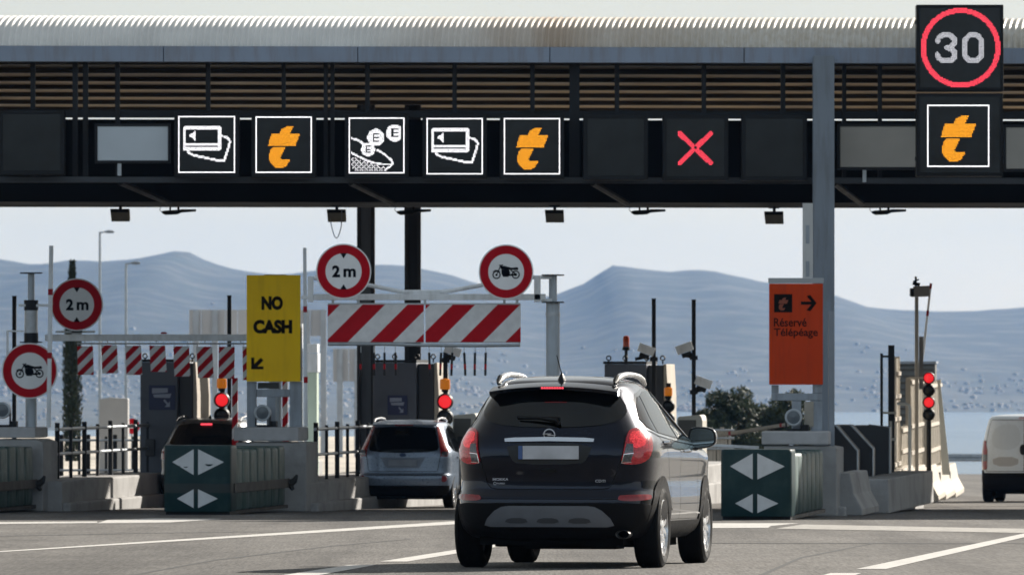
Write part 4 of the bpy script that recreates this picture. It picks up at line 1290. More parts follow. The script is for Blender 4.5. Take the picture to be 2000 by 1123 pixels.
    yb2 = sh.rear(-.44, .755).y - .014
    put_text(mb, 'MOKKA', -.42, yb2, .757, width=.135, height=.021, bold=0.01)
    put_text(mb, 'X', -.318, yb2 + .006, .757, width=.036, height=.026, bold=0.02)
    mb.build('lettering', mat('badge_silver', (0.55, 0.56, 0.6), 0.35, 0.3, 0), t, smooth=0, fix=False)
    mb = MB(); mb.disc(-.468, .722, yb2 - .002, .013, 20, .003, 0, None, .010); put_text(mb, 'TURBO', -.418, yb2, .722, width=.07, height=.013, bold=0.01)
    mb.build('lettering', mat('badge_silver', (0.55, 0.56, 0.6), 0.35, 0.3, 0), t, smooth=0, fix=False)
    mb = MB(); put_text(mb, 'CDTI', .44, yb2, .745, width=.085, height=.022, bold=0.0); mb.build('lettering', mat('badge_silver', (0.55, 0.56, 0.6), 0.35, 0.3, 0), t, smooth=0, fix=False)
    # wiper
    mb = MB()
    def wp(u, z, o=0.03):
        p = sh.rear(u, z); n = sh.normal(sh.rear, u, z)
        if n.y > 0: n = -n
        return p + n * o
    mb.tube([wp(.07, 1.222, .02), wp(.06, 1.235, .05), wp(-.10, 1.255, .05), wp(-.27, 1.262, .035)], [.03, .028, .018, .010], 8, sx=.7)
    mb.tube([wp(.08, 1.268, .02), wp(-.29, 1.276, .02)], .010, 6)
    mb.build('rear_wiper', m_black, t)
    # aerial
    mb = MB()
    mb.lathe([(.045, 0), (.040, .02), (.022, .05), (.012, .065)], 16, 0, Matrix.Translation((0.04, -.30, 1.596)) @ Matrix.Diagonal((.8, 1.5, 1, 1)))
    mb.tube([(0.04, -.30, 1.65), (0.035, -.36, 1.70), (0.028, -.50, 1.812)], [.006, .005, .004], 6)
    mb.build('roof_aerial', m_black, t)
    # exhaust and under parts
    mb = MB()
    M = Matrix.Translation((.63, -.665, .292)) @ Matrix.Diagonal((1.0, 1.0, .58, 1)) @ Matrix.Rotation(R(90), 4, 'X')
    mb.lathe([(.062, -.12), (.064, .02), (.060, .03), (.052, .025), (.050, -.12)], 24, 0, M)
    ex = mb.build('exhaust', mat('exhaust_steel', (0.09, 0.088, 0.085), 0.35, 0.9, 0.15, 10), t)
    mb = MB(); mb.lathe([(0, -.10), (.05, -.10)], 24, 0, M); mb.build('exhaust_bore', m_under, ex)
    mb = MB()
    mb.box(-.62, .62, -.60, -.2, .20, .27); mb.box(-.25, .55, -.55, -.1, .165, .21); mb.tube([(-.7, 0, .28), (.7, 0, .28)], .05, 10)
    mb.box(-.66, .66, .4, 2.2, .17, .26)
    mb.build('underside', m_under, t, smooth=0)
    return t
dark_suv()
# ---------------------------------------------------------------- silver hatchback waiting in the lane
def silver_car():
    t = car_thing('hatchback', 'silver blue hatchback with tall red tail lamps stopped behind the dark SUV', 797, 121.8, R(-7.5))
    paint = mat('silver_blue_paint', (0.20, 0.255, 0.34), 0.30, 0.35, 0.05, 30, coat=0.5)
    T = [(0.21, .70, -.52, 3.10), (0.26, .78, -.60, 3.22), (0.34, .822, -.66, 3.30), (0.44, .838, -.69, 3.33), (0.52, .842, -.70, 3.34), (0.575, .842, -.69, 3.34),
         (0.61, .840, -.655, 3.33), (0.75, .842, -.645, 3.30), (0.88, .846, -.64, 3.1), (0.96, .836, -.63, 2.75), (1.02, .812, -.615, 2.4), (1.12, .765, -.575, 2.2),
         (1.25, .712, -.515, 1.95), (1.36, .666, -.46, 1.70), (1.44, .628, -.42, 1.52), (1.49, .585, -.38, 1.38), (1.515, .52, -.32, 1.25), (1.535, .40, -.18, 1.05), (1.545, .2, .1, .8), (1.548, .05, .3, .55)]
    sh = Shell(T, n=4.2, ar=0.7)
    WB, WR = 2.49, 0.30
    sh.body('body', [paint, m_under], t, (0.0, WB), 0.345, WR, 0.26)
    rear = sh.rear
    for y in (0.0, WB):
        for sg in (1, -1): wheel(t, sg * 0.735, y, WR, WR, 0.185, 0.20, sg, 7, m_silver, twin=False)
    win = [(0, .965), (-.42, .975), (-.60, 1.005), (-.625, 1.06), (-.585, 1.25), (-.545, 1.395), (-.30, 1.415), (0, 1.42), (.30, 1.415), (.545, 1.395), (.585, 1.25), (.625, 1.06), (.60, 1.005), (.42, .975)]
    mb = MB(); patch(mb, sh, rear, win, 0.006, h=0.06); mb.build('rear_window', m_glass, t)
    for sg in (1, -1):
        P = lambda pts: [(sg * a, b) for a, b in pts]
        fn = (lambda y, z: sh.side(y, z, 1)) if sg > 0 else (lambda y, z: sh.side(y, z, -1))
        mb = MB(); patch(mb, sh, rear, P([(.66, .90), (.80, .90), (.845, 1.0), (.79, 1.12), (.70, 1.30), (.655, 1.43), (.575, 1.42), (.605, 1.28), (.645, 1.08), (.655, 1.0)]), 0.012, h=0.05, skirt=0.02)
        tl = mb.build('tail_lamp', m_refl, t)
        mb = MB(); patch(mb, sh, rear, P([(.675, .915), (.79, .915), (.815, .985), (.675, .985)]), 0.016, h=0.05); mb.build('clear_lens', m_clearl, tl)
        M = Matrix.Translation((sg * .715, sh.rear(sg * .715, .52).y - .008, .515))
        mb = MB(); mb.disc(0, 0, 0, .055, 24, .03, 0, M); mb.build('bumper_reflector', m_refl, t)
        for q in ([(-.10, 1.02), (-.26, 1.10), (-.05, 1.33), (.02, 1.37), (.02, 1.0)], [(.08, .99), (.08, 1.38), (.35, 1.43), (.75, 1.445), (.80, 1.3), (.82, .965)], [(.90, .96), (.88, 1.3), (.82, 1.445), (1.15, 1.42), (1.38, 1.34), (1.72, 1.10), (1.80, .965)]):
            mb = MB(); patch(mb, sh, fn, q, 0.006, h=0.08); mb.build('side_window', m_glass, t)
        p = fn(1.75, 1.02)
        mb = MB(); mb.box(min(p.x, p.x + sg*.2), max(p.x, p.x + sg*.2), 1.66, 1.78, .96, 1.10); mb.build('door_mirror', paint, t, bevel=0.03)
        mb = MB(); mb.tube([(sg*.555, -.30, 1.50), (sg*.55, -.2, 1.55), (sg*.54, .3, 1.575), (sg*.54, .8, 1.565), (sg*.54, 1.0, 1.52)], .018, 8); mb.build('roof_rail', m_silver, t)
        for y in (.25, 1.2):
            p = fn(y, .90); mb = MB(); mb.tube([(p.x, y - .09, .90), (p.x + sg*.03, y - .04, .9), (p.x + sg*.03, y + .04, .9), (p.x, y + .09, .9)], .012, 6); mb.build('door_handle', paint, t)
    mb = MB()
    ribbon(mb, rear, sh, [(-.66, .93), (-.62, .70), (-.60, .645), (.60, .645), (.62, .70), (.66, .93)], .009, .003)
    ribbon(mb, rear, sh, [(-.82, .58), (.82, .58)], .009, .003); mb.build('tailgate_gap', m_seam, t)
    mb = MB(); patch(mb, sh, rear, [(-.40, .885), (.40, .885), (.36, .83), (.30, .72), (.26, .70), (-.26, .70), (-.30, .72), (-.36, .83)], .003, h=.07); mb.build('plate_recess', mat('recess_silver', (0.18, 0.21, 0.26), 0.45, 0.3, 0.06, 10), t)
    mb = MB(); mb.box(-.25, .25, -.668, -.64, .735, .845); mb.build('number_plate', mat('faded_plate', (0.24, 0.27, 0.32), .5, 0, .12, 6), t, smooth=0, bevel=.004)
    mb = MB(); mb.disc(0, 0, 0, .04, 24, .01, 0, Matrix.Translation((0, -.655, .93)) @ Matrix.Diagonal((1.5, 1, .8, 1))); mb.build('emblem', mat('emblem_blue', (.03, .06, .14), .2, .2, 0), t)
    mb = MB(); patch(mb, sh, rear, [(-.9, .40), (.9, .40), (.9, .235), (-.9, .235)], .006, h=.08); mb.build('bumper_valance', m_plast, t)
    mb = MB()
    n = 12; v = []; f = []
    for i in range(n + 1):
        u = -1 + 2*i/n; x = u*.56; c = .05*u*u
        v += [(x, -.36 + c, 1.50), (x, -.50 + c, 1.462), (x, -.485 + c, 1.437), (x, -.38 + c, 1.43)]
    for i in range(n):
        for k in range(4): f.append((i*4+k, i*4+(k+1) % 4, i*4+4+(k+1) % 4, i*4+4+k))
    f += [(0, 1, 2, 3), (n*4+3, n*4+2, n*4+1, n*4)]
    mb.add(v, f); sp = mb.build('spoiler', paint, t, smooth=50)
    mb = MB(); mb.box(-.16, .16, -.505, -.49, 1.437, 1.455); mb.build('high_brake_light', m_refl, sp, smooth=0)
    mb = MB(); mb.box(-.55, .55, -.5, 2.4, .16, .22); mb.build('underside', m_under, t, smooth=0)
silver_car()

# ---------------------------------------------------------------- dark hatchback behind the left green cushion
def plain_car(name, label, px, d, yaw, paint, scale=1.0, glow=True, cat='car'):
    t = car_thing(name, label, px, d, yaw, cat)
    T = [(0.21, .72, -.55, 3.10), (0.27, .80, -.64, 3.25), (0.36, .85, -.70, 3.36), (0.48, .872, -.725, 3.38), (0.56, .872, -.72, 3.38), (0.62, .868, -.68, 3.36), (0.80, .870, -.68, 3.2),
         (0.93, .862, -.67, 2.8), (1.0, .838, -.655, 2.45), (1.10, .785, -.60, 2.2), (1.22, .730, -.53, 1.95), (1.34, .675, -.45, 1.68), (1.41, .632, -.40, 1.5), (1.455, .575, -.35, 1.36), (1.48, .48, -.25, 1.2), (1.50, .30, .0, .95), (1.507, .06, .3, .6)]
    T = [(z * scale, w, yr, yf) for z, w, yr, yf in T]
    sh = Shell(T, n=3.8, ar=.75); k = scale
    WB, WR = 2.6, .32
    sh.body('body', [paint, m_under], t, (0.0, WB), .365, WR, .26)
    for y in (0.0, WB):
        for sg in (1, -1): wheel(t, sg * .755, y, WR, WR, .20, .21, sg, 7, m_silver, twin=False)
    rear = sh.rear
    win = [(0, 1.01*k), (-.55, 1.03*k), (-.68, 1.07*k), (-.66, 1.15*k), (-.58, 1.36*k), (-.30, 1.395*k), (0, 1.40*k), (.30, 1.395*k), (.58, 1.36*k), (.66, 1.15*k), (.68, 1.07*k), (.55, 1.03*k)]
    mb = MB(); patch(mb, sh, rear, win, .006, h=.06); mb.build('rear_window', m_glass, t)
    for sg in (1, -1):
        fn = (lambda y, z: sh.side(y, z, 1)) if sg > 0 else (lambda y, z: sh.side(y, z, -1))
        mb = MB(); patch(mb, sh, rear, [(sg*a, b*k) for a, b in [(.60, .80), (.98, .80), (1.05, .90), (1.0, .97), (.70, .96), (.60, .90)]], .012, h=.06); mb.build('tail_lamp', m_refl, t)
        mb = MB(); patch(mb, sh, fn, [(-.2, 1.06*k), (-.05, 1.33*k), (.8, 1.405*k), (1.2, 1.37*k), (1.75, 1.02*k), (.8, 1.02*k)], .006, h=.08); mb.build('side_window', m_glass, t)
        mb = MB(); mb.tube([(sg*.575, -.28, 1.44*k), (sg*.57, -.15, 1.49*k), (sg*.56, .4, 1.525*k), (sg*.56, .95, 1.50*k), (sg*.56, 1.15, 1.46*k)], .017, 8); mb.build('roof_rail', m_silver, t)
        p = fn(1.7, 1.0*k); mb = MB(); mb.box(min(p.x, p.x+sg*.2), max(p.x, p.x+sg*.2), 1.62, 1.74, .95*k, 1.08*k); mb.build('door_mirror', paint, t, bevel=.03)
    mb = MB(); ribbon(mb, rear, sh, [(-.70, .78), (-.62, .60), (.62, .60), (.70, .78)], .009, .003); mb.build('tailgate_gap', m_seam, t)
    mb = MB(); mb.box(-.26, .26, -.705, -.66, .70, .81); mb.build('number_plate', m_plate, t, smooth=0)
    mb = MB(); mb.box(-.10, .10, -.47*1.0, -.44, 1.375*k, 1.40*k)
    mb.build('high_brake_light', mat('brake_led', (0.5, 0.02, 0.03), 0.3) if glow else m_refl, t, smooth=0)
    mb = MB(); mb.lathe([(.03, 0), (.02, .03), (.006, .06)], 12, 0, Matrix.Translation((.02, -.2, 1.485*k))); mb.build('roof_aerial', m_black, t)
    mb = MB(); mb.box(-.58, .58, -.5, 2.5, .16, .22); mb.build('underside', m_under, t, smooth=0)
    return t
m_gun = mat('gunmetal_paint', (0.10, 0.105, 0.11), 0.3, 0.5, 0.05, 20, coat=0.6)
m_whitep = mat('white_car_paint', (0.70, 0.77, 0.84), 0.3, 0.0, 0.03, 20, coat=0.7)
plain_car('hatchback', 'dark hatchback half hidden behind the left green cushion, its top brake light lit', 412, 124.0, R(-8), m_gun, 1.06)
plain_car('hatchback', 'white hatchback mostly hidden beyond the dark hatchback and the concrete block', 470, 137.0, R(-8), m_whitep, 1.03, glow=False)

# ---------------------------------------------------------------- white van leaving on the right
def van():
    t = car_thing('delivery_van', 'small white delivery van with closed rear doors at the right edge', 2006, 136.5, R(-9), 'van')
    paint = m_whitep
    T = [(0.22, .76, -.70, 3.00), (0.28, .82, -.76, 3.08), (0.40, .85, -.785, 3.12), (0.50, .855, -.79, 3.14), (0.56, .855, -.765, 3.14), (0.70, .857, -.76, 3.12), (0.95, .855, -.755, 2.9), (1.05, .845, -.75, 2.4),
         (1.20, .825, -.735, 2.15), (1.40, .785, -.71, 1.85), (1.55, .745, -.68, 1.62), (1.63, .715, -.645, 1.5), (1.675, .66, -.58, 1.38), (1.70, .53, -.42, 1.2), (1.715, .3, -.1, .9), (1.72, .06, .3, .6)]
    sh = Shell(T, n=5.0, ar=.55)
    WB, WR = 2.51, .31
    sh.body('body', [paint, m_under], t, (0.0, WB), .36, WR, .26)
    for y in (0.0, WB):
        for sg in (1, -1): wheel(t, sg * .755, y, WR, WR, .20, .19, sg, 6, m_silver, twin=False)
    rear = sh.rear
    mb = MB(); patch(mb, sh, rear, [(-1.05, .545), (-.86, .57), (.86, .57), (1.05, .545), (1.05, .25), (-1.05, .25)], .008, h=.07, skirt=.02); mb.build('rear_bumper', m_plast, t)
    for sg in (1, -1):
        fn = (lambda y, z: sh.side(y, z, 1)) if sg > 0 else (lambda y, z: sh.side(y, z, -1))
        P = lambda pts: [(sg * a, b) for a, b in pts]
        mb = MB(); patch(mb, sh, rear, P([(.74, .64), (.93, .62), (.96, .9), (.94, 1.19), (.78, 1.20), (.73, 1.0)]), .012, h=.05, skirt=.02); tl = mb.build('tail_lamp', m_refl, t)
        mb = MB(); patch(mb, sh, rear, P([(.735, .80), (.945, .80), (.95, .93), (.73, .93)]), .016, h=.05); mb.build('clear_lens', m_clearl, tl)
        mb = MB(); patch(mb, sh, rear, P([(.88, .27), (1.05, .27), (1.05, .62), (.84, .62), (.82, .57)]), .014, h=.06, skirt=.02); mb.build('bumper_corner', m_plast, t)
        mb = MB(); patch(mb, sh, rear, P(chaikin([(.07, 1.02), (.66, 1.02), (.60, 1.50), (.07, 1.53)], 2)), .003, h=.07); mb.build('door_panel', mat('white_van_panel', (.62, .68, .74), .35, 0, .03, 20, coat=.5), t)
        mb = MB(); mb.box(sg*.93 - .09, sg*.93 + .09, 1.62, 1.74, .98, 1.16); mb.build('door_mirror', m_black, t, bevel=.03)
        mb = MB(); patch(mb, sh, fn, [(1.0, 1.06), (.98, 1.5), (1.40, 1.48), (1.85, 1.08)], .006, h=.08); mb.build('side_window', m_glass, t)
    mb = MB()
    ribbon(mb, rear, sh, [(0.0, .60), (0, 1.62)], .012, .004); ribbon(mb, rear, sh, [(-.76, .60), (-.78, 1.05), (-.70, 1.50), (-.66, 1.60), (.66, 1.60), (.70, 1.50), (.78, 1.05), (.76, .60), (-.76, .60)], .010, .004)
    mb.build('door_gap', m_seam, t)
    mb = MB(); patch(mb, sh, rear, chaikin([(-.08, .92), (.05, .92), (.05, 1.12), (-.08, 1.12)], 2), .02, h=.05, skirt=.03); mb.build('door_handle', m_black, t)
    mb = MB(); patch(mb, sh, rear, chaikin([(-.60, .70), (-.12, .70), (-.10, .88), (-.62, .88)], 1), .004, h=.06); mb.build('plate_recess', mat('white_van_recess', (.5, .5, .5), .4, 0, .03, 20), t)
    mb = MB(); mb.box(-.10, .16, -.70, -.67, 1.635, 1.655); mb.build('high_brake_light', m_refl, t, smooth=0)
    mb = MB(); mb.box(-.55, .55, -.5, 2.4, .16, .24); mb.build('underside', m_under, t, smooth=0)
van()
# ---------------------------------------------------------------- toll islands
m_teal = mat('dark_green_cushion', (0.0055, 0.030, 0.033), 0.42, 0, 0.18, 2.5, dirt=(0.04, 0.065, 0.062), dirt_amt=0.45, dirt_scale=2.4, spec=0.25)
m_tealm = mat('weathered_green_bag', (0.025, 0.066, 0.062), 0.5, 0, 0.2, 3, dirt=(0.18, 0.24, 0.225), dirt_amt=0.75, dirt_scale=3.0, streak=True)
m_belt = mat('brown_black_belt', (0.018, 0.017, 0.016), 0.6, 0, 0.25, 4)
m_tri = mat('reflective_grey', (0.58, 0.60, 0.62), 0.4, 0, 0.08, 6)
def cushion(label, px, d, w, h, nmod, tri=True, yaw=AX, worn=False, belt=True, mod_h=0.94):
    fr = Fr(px, d)
    t = thing('crash_cushion', label, 'crash cushion', fr.loc, yaw, 'green crash cushions at the island heads')
    hw = w / 2
    # smooth rounded nose: plan outline swept up
    ring = []
    for i in range(13):
        a = pi * i / 12
        ring.append((-hw * cos(a) if True else 0, -0.10 * sin(a) ** 0.6))
    plan = [(-hw, 0.55)] + [(-hw * (abs(cos(pi*i/16)) ** 0.35) * (1 if cos(pi*i/16) > 0 else -1), 0.16 - 0.16 * sin(pi*i/16) ** 0.5) for i in range(17)] + [(hw, 0.55)]
    mb = MB(); v = []; f = []; n = len(plan)
    zz = [0.05, 0.07, 0.5 * h, h - 0.05, h - 0.012, h]
    sc = [0.985, 1, 1, 1, 0.99, 0.965]
    for z, s in zip(zz, sc): v += [(x * s, 0.3 + (y - 0.3) * s, z) for x, y in plan]
    for j in range(len(zz) - 1):
        for i in range(n): f.append((j*n+i, j*n+(i+1) % n, (j+1)*n+(i+1) % n, (j+1)*n+i))
    f += [tuple(range(n-1, -1, -1)), tuple(range((len(zz)-1)*n, len(zz)*n))]
    mb.add(v, f); mb.build('nose', m_teal, t, smooth=45)
    # bulging bags behind it
    L = 0.68
    for k in range(nmod):
        y0 = 0.57 + k * L
        mb = MB(); v = []; f = []
        hh = h * mod_h * (1 - 0.01 * (k % 3)); hwk = hw * (0.99 - 0.008 * k)
        prof = []
        m = 14
        for i in range(m + 1):
            u = i / m; prof.append((hwk - 0.055 + 0.055 * sin(pi * u) ** 0.4, y0 + u * (L - 0.012)))
        plan2 = [(x, y) for x, y in prof] + [(-x, y) for x, y in reversed(prof)]
        n = len(plan2)
        zs = [0.06, 0.09, hh * .5, hh - 0.06, hh - .015, hh]; ss = [0.96, 1, 1.01, 1, .98, .93]
        for z, s in zip(zs, ss): v += [(x * s, y, z) for x, y in plan2]
        for j in range(len(zs) - 1):
            for i in range(n): f.append((j*n+i, j*n+(i+1) % n, (j+1)*n+(i+1) % n, (j+1)*n+i))
        f += [tuple(range(n-1, -1, -1)), tuple(range((len(zs)-1)*n, len(zs)*n))]
        mb.add(v, f); mb.build('bag', m_tealm, t, smooth=50)
    ye = 0.57 + nmod * L
    if belt:
        mb = MB(); v = []
        for z in (h * .315, h * .45): v += [(x * 1.004, (0.3 + (y - 0.3) * 1.004) - .004, z) for x, y in plan]
        n = len(plan); mb.add(v, [(i, i+1, n+i+1, n+i) for i in range(n - 1)]); mb.build('front_belt', mat('belt_stain', (0.012, 0.022, 0.022), 0.55, 0, 0.4, 3), t, smooth=45)
        mb = MB()
        for sg in (1, -1):
            mb.box(min(sg*(hw+.002), sg*(hw+.02)), max(sg*(hw+.002), sg*(hw+.02)), 0.30, ye, h*.31, h*.45)
            mb.build('side_belt', m_belt, t, bevel=.006); mb = MB()
        mb.tube([(hw + .01, ye, h*.36), (hw + .10, ye + .02, h*.42), (hw + .14, ye + .01, h*.50)], [.07, .05, .02], 8); mb.tube([(hw + .01, ye, h*.36), (hw + .08, ye - .02, h*.28)], [.05, .03], 8)
        mb.build('torn_belt_end', m_belt, t)
    mb = MB(); mb.box(-hw*.95, hw*.95, 0.1, ye + .1, 0.0, 0.055); mb.build('skid_base', m_black, t, smooth=0)
    if tri:
        def quad(pts, y=-0.006):
            m_ = MB(); m_.prism(pts, y, y + 0.004); return m_
        dk = (hw / .53)
        for cz, hz, wl, wr in ((h * .76, h * .185, .335, .405), (h * .235, h * .135, .26, .31)):
            a = MB(); a.prism([(-.045*dk - wl*dk, cz), (-.045*dk, cz - hz), (-.045*dk, cz + hz)], -.007, -.002); a.build('arrow_marking', m_tri, t, smooth=0)
            a = MB(); a.prism([(.045*dk - .02, cz - hz), (.045*dk - .02 + wr*dk, cz), (.045*dk - .02, cz + hz)], -.007, -.002); a.build('arrow_marking', m_tri, t, smooth=0)
        if worn:
            for x, z, s in ((.20, h*.715, .05), (-.17, h*.685, .028), (-.28, h*.70, .02)):
                a = MB(); a.prism([(x + s*cos(q)*(1 + .5*sin(3*q)), z + s*.5*sin(q)*(1 + .4*cos(2*q))) for q in [2*pi*i/14 for i in range(14)]], -.0085, -.007); a.build('torn_patch', m_teal, t, smooth=0)
    return t
def plinth(label, px, d, w, h, length, dx=0.0):
    fr = Fr(px, d)
    t = thing('toll_island', label, 'toll island', fr.loc, AX, 'concrete toll islands')
    mb = MB(); mb.box(-w/2, w/2, 0, length, -0.4, h)
    mb.build('plinth', m_conc, t, smooth=0, bevel=0.03)
    mb = MB(); mb.box(-w/2 - .12, w/2 + .12, 0.1, length + .1, -0.4, 0.14)
    mb.build('kerb', m_conc, t, smooth=0, bevel=0.03)
    return t
def block(label, px0, px1, d, ptop, pslab, slope_r=0.2, base_py=None):
    """concrete head block with an overhanging slab"""
    fr = Fr((px0 + px1) / 2, d)
    t = thing('concrete_block', label, 'concrete block', fr.loc, AX, 'concrete head blocks of the islands')
    hw = (px1 - px0) / 2 / fr.s; zt = fr.z(ptop); zs = fr.z(pslab)
    mb = MB(); mb.prism([(-hw + .03, 0), (hw + .12, 0), (hw + .12, zt - .25), (hw - .03, zs - .02), (-hw + .03, zs - .02)], 0.06, 1.25)
    mb.build('body', m_conc, t, smooth=0, bevel=0.02)
    mb = MB(); mb.box(-hw, hw, 0, 0.9, zs, zt); mb.build('slab', mat('slab_concrete', (0.44, 0.44, 0.45), 0.85, 0, 0.1, 2, 0.2, dirt=(0.2, 0.19, 0.18), dirt_amt=0.4), t, smooth=0, bevel=0.02)
    mb = MB(); mb.prism([(-hw + .04, zs + .005), (hw - .04, zs + .005), (hw - .04, zt - .01), (-hw + .04, zt - .01)], 0.91, 1.22); mb.build('back_top', m_conc, t, smooth=0, bevel=0.02)
    return t
# left island (cut by the frame), second, third (behind the SUV), fourth (right)
cushion('weathered green crash cushion cut off by the left edge of the frame', -112, 110.5, 1.07, 1.06, 6, tri=False, mod_h=.98)
cushion('green crash cushion with four grey arrow triangles and torn patches, left of the silver hatchback', 384, 109.0, 1.07, 1.085, 7, worn=True)
cushion('clean green crash cushion with four grey arrow triangles, right of the dark SUV', 1476, 101.0, 1.04, 1.02, 7, belt=False)
plinth('low concrete toll island with a fence and a dark booth at the far left', 55, 115.6, 1.15, 0.50, 26)
plinth('low concrete toll island carrying the yellow sign and the booth behind the silver hatchback', 533, 115.3, 1.25, 0.48, 26)
plinth('low concrete toll island hidden largely behind the dark SUV', 1030, 112.0, 1.15, 0.48, 26)
plinth('low concrete toll island behind the clean green cushion on the right', 1555, 107.2, 1.25, 0.45, 15)
block('concrete head block cut by the left edge beside the weathered green cushion', -25, 70, 115.2, 834, 855)
block('concrete head block with overhanging slab under the yellow sign', 455, 584, 114.9, 834, 861)
block('concrete head block with overhanging slab under the orange sign', 1487, 1618, 106.9, 842, 868)

# ---------------------------------------------------------------- fences along the islands
def fence(label, px0, d, length, zb, zt, npost, xoff=0.0, m_=None, cat='fence', bars=True):
    fr = Fr(px0, d)
    t = thing('metal_fence', label, cat, (fr.loc[0], fr.loc[1], fr.loc[2]), AX, 'dark fences along the islands')
    for k in range(npost):
        y = length * k / (npost - 1)
        mb = MB(); w = .036 if k % 2 == 0 else .024
        mb.box(-w, w, y - .03, y + .03, zb - 0.03, zt + (.05 if k % 2 == 0 else .0)); mb.build('post', m_dark, t, smooth=0, bevel=.004)
    for z, r in ((zt - .06, .028), (zb + (zt - zb) * .45, .026)):
        mb = MB(); mb.tube([(0, -.1, z), (0, length + .1, z)], r, 8); mb.build('rail', m_galv, t)
    return t
def crossfence(label, px0, px1, d, zt_py, zb_py, nbar, group='dark fences across the islands', m_=m_dark, rails=(0.03, 0.55)):
    """a fence standing square to the view"""
    fr = Fr(px0, d)
    t = thing('metal_fence', label, 'fence', fr.loc, 0, group)
    w = (px1 - px0) / fr.s; zt, zb = fr.z(zt_py), fr.z(zb_py)
    for k in range(nbar):
        x = w * k / (nbar - 1) if nbar > 1 else 0
        hw = (.045 if k % 3 == 0 else .028)
        mb = MB(); mb.box(x - hw, x + hw, -.03, .03, zb - .4, zt + (.04 if k % 3 == 0 else 0)); mb.build('post', m_, t, smooth=0, bevel=.004)
    for u in rails:
        mb = MB(); z = zt + (zb - zt) * u; mb.tube([(-.1, -.045, z), (w + .1, -.045, z)], .024, 8); mb.build('rail', m_galv, t)
    return t
fence('dark fence with pale rails on the far left island', 112, 116.8, 12.5, .56, 1.42, 12)
fence('dark fence with pale rails on the island left of the silver hatchback', 617, 116.4, 6.5, .54, 1.42, 7)

# ---------------------------------------------------------------- booths on the islands
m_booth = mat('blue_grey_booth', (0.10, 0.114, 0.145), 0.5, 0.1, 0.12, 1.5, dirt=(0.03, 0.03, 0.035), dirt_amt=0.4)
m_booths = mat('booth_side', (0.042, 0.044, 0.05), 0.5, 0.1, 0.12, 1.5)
m_blue = mat('navy_sign', (0.010, 0.020, 0.085), 0.4, 0, 0.08, 3)
m_bluew = mat('faded_white_print', (0.30, 0.34, 0.44), 0.5, 0, 0.1, 4)
def booth(label, px0, px1, d, ptop, hooks=True, sign=None, lit_edge=True):
    fr = Fr((px0 + px1) / 2, d, base=gz(d) + .46)
    t = thing('toll_booth', label, 'toll booth', fr.loc, 0, 'dark toll booths on the islands')
    t.rotation_euler = (0, 0, AX)
    w = (px1 - px0) / fr.s; zt = fr.z(ptop)
    hw = w / 2
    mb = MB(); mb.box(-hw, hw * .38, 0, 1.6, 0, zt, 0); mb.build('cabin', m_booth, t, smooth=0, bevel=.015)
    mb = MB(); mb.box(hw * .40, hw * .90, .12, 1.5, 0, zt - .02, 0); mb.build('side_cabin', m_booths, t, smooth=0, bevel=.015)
    mb = MB(); mb.prism([(hw * .91, 0), (hw * 1.06, 0), (hw * 1.06, zt * .72), (hw * 1.0, zt), (hw * .91, zt)], .14, 1.45); mb.build('lit_side_slab', m_concp, t, smooth=0, bevel=.01)  # the booth's sunlit right edge, put in as a pale slab
    mb = MB(); mb.box(-hw - .02, hw * .39, -.02, 1.62, zt + .003, zt + .05); mb.build('roof_lip', m_dark, t, smooth=0)
    if hooks:
        for x in (-hw + .06, -hw * .35, hw * .36, hw * .88):
            mb = MB(); M = Matrix.Translation((x, .15, zt + .11)) @ Matrix.Rotation(pi/2, 4, 'X')
            ring = [(.04*cos(2*pi*i/14), .04*sin(2*pi*i/14), 0) for i in range(15)]
            mb.tube(ring, .012, 6, 0, M); mb.cyl((x, .15, zt), (x, .15, zt + .075), .014, n=8); mb.build('lifting_eye', m_dark, t)
    if sign:
        x0, x1, z0, z1 = [fr.x(sign[0]), fr.x(sign[1]), fr.z(sign[3]), fr.z(sign[2])]
        mb = MB(); mb.box(x0, x1, -.03, -.002, z0, z1); s_ = mb.build('blue_sign', m_blue, t, smooth=0)
        mb = MB(); cw = x1 - x0; ch = z1 - z0
        mb.prism([(x0 + .12*cw, z1 - .12*ch), (x0 + .72*cw, z1 - .12*ch), (x0 + .72*cw, z1 - .30*ch), (x0 + .12*cw, z1 - .34*ch)], -.034, -.031)
        mb.prism([(x0 + .16*cw, z1 - .38*ch), (x0 + .86*cw, z1 - .34*ch), (x0 + .80*cw, z1 - .52*ch), (x0 + .2*cw, z1 - .5*ch)], -.034, -.031)
        mb.build('card_print', m_bluew, s_, smooth=0)
        mb = MB(); ax, az, q = x0 + .80*cw, z0 + .12*ch, .18*cw
        mb.prism([(ax, az), (ax, az + q*1.2), (ax - q*.35, az + q*.75), (ax - q*1.1, az + q*1.6), (ax - q*1.4, az + q*1.3), (ax - q*.65, az + q*.45), (ax - q*1.1, az)], -.034, -.031)
        mb.build('arrow_print', m_bluew, s_, smooth=0)
    # window and coin machine on the lane side
    mb = MB(); mb.box(-hw - .03, -hw - .002, .35, 1.2, .95, 1.55); mb.build('window', m_glass, t, smooth=0)
    mb = MB(); mb.box(-hw * .8, -hw * .45, -.05, -.002, .45, .75); mb.build('hatch', m_booths, t, smooth=0, bevel=.01)
    return t
booth('dark blue grey toll booth at the left with a large navy card sign', 273, 380, 124.6, 707, True, (291, 343, 752, 800))
booth('dark toll booth behind the silver hatchback with a small navy sign and lifting eyes', 728, 852, 127.0, 708, True, (757, 796, 772, 810))
booth('dark toll booth behind the roof of the dark SUV, below the orange red beacon', 1180, 1300, 127.0, 711, True, None)

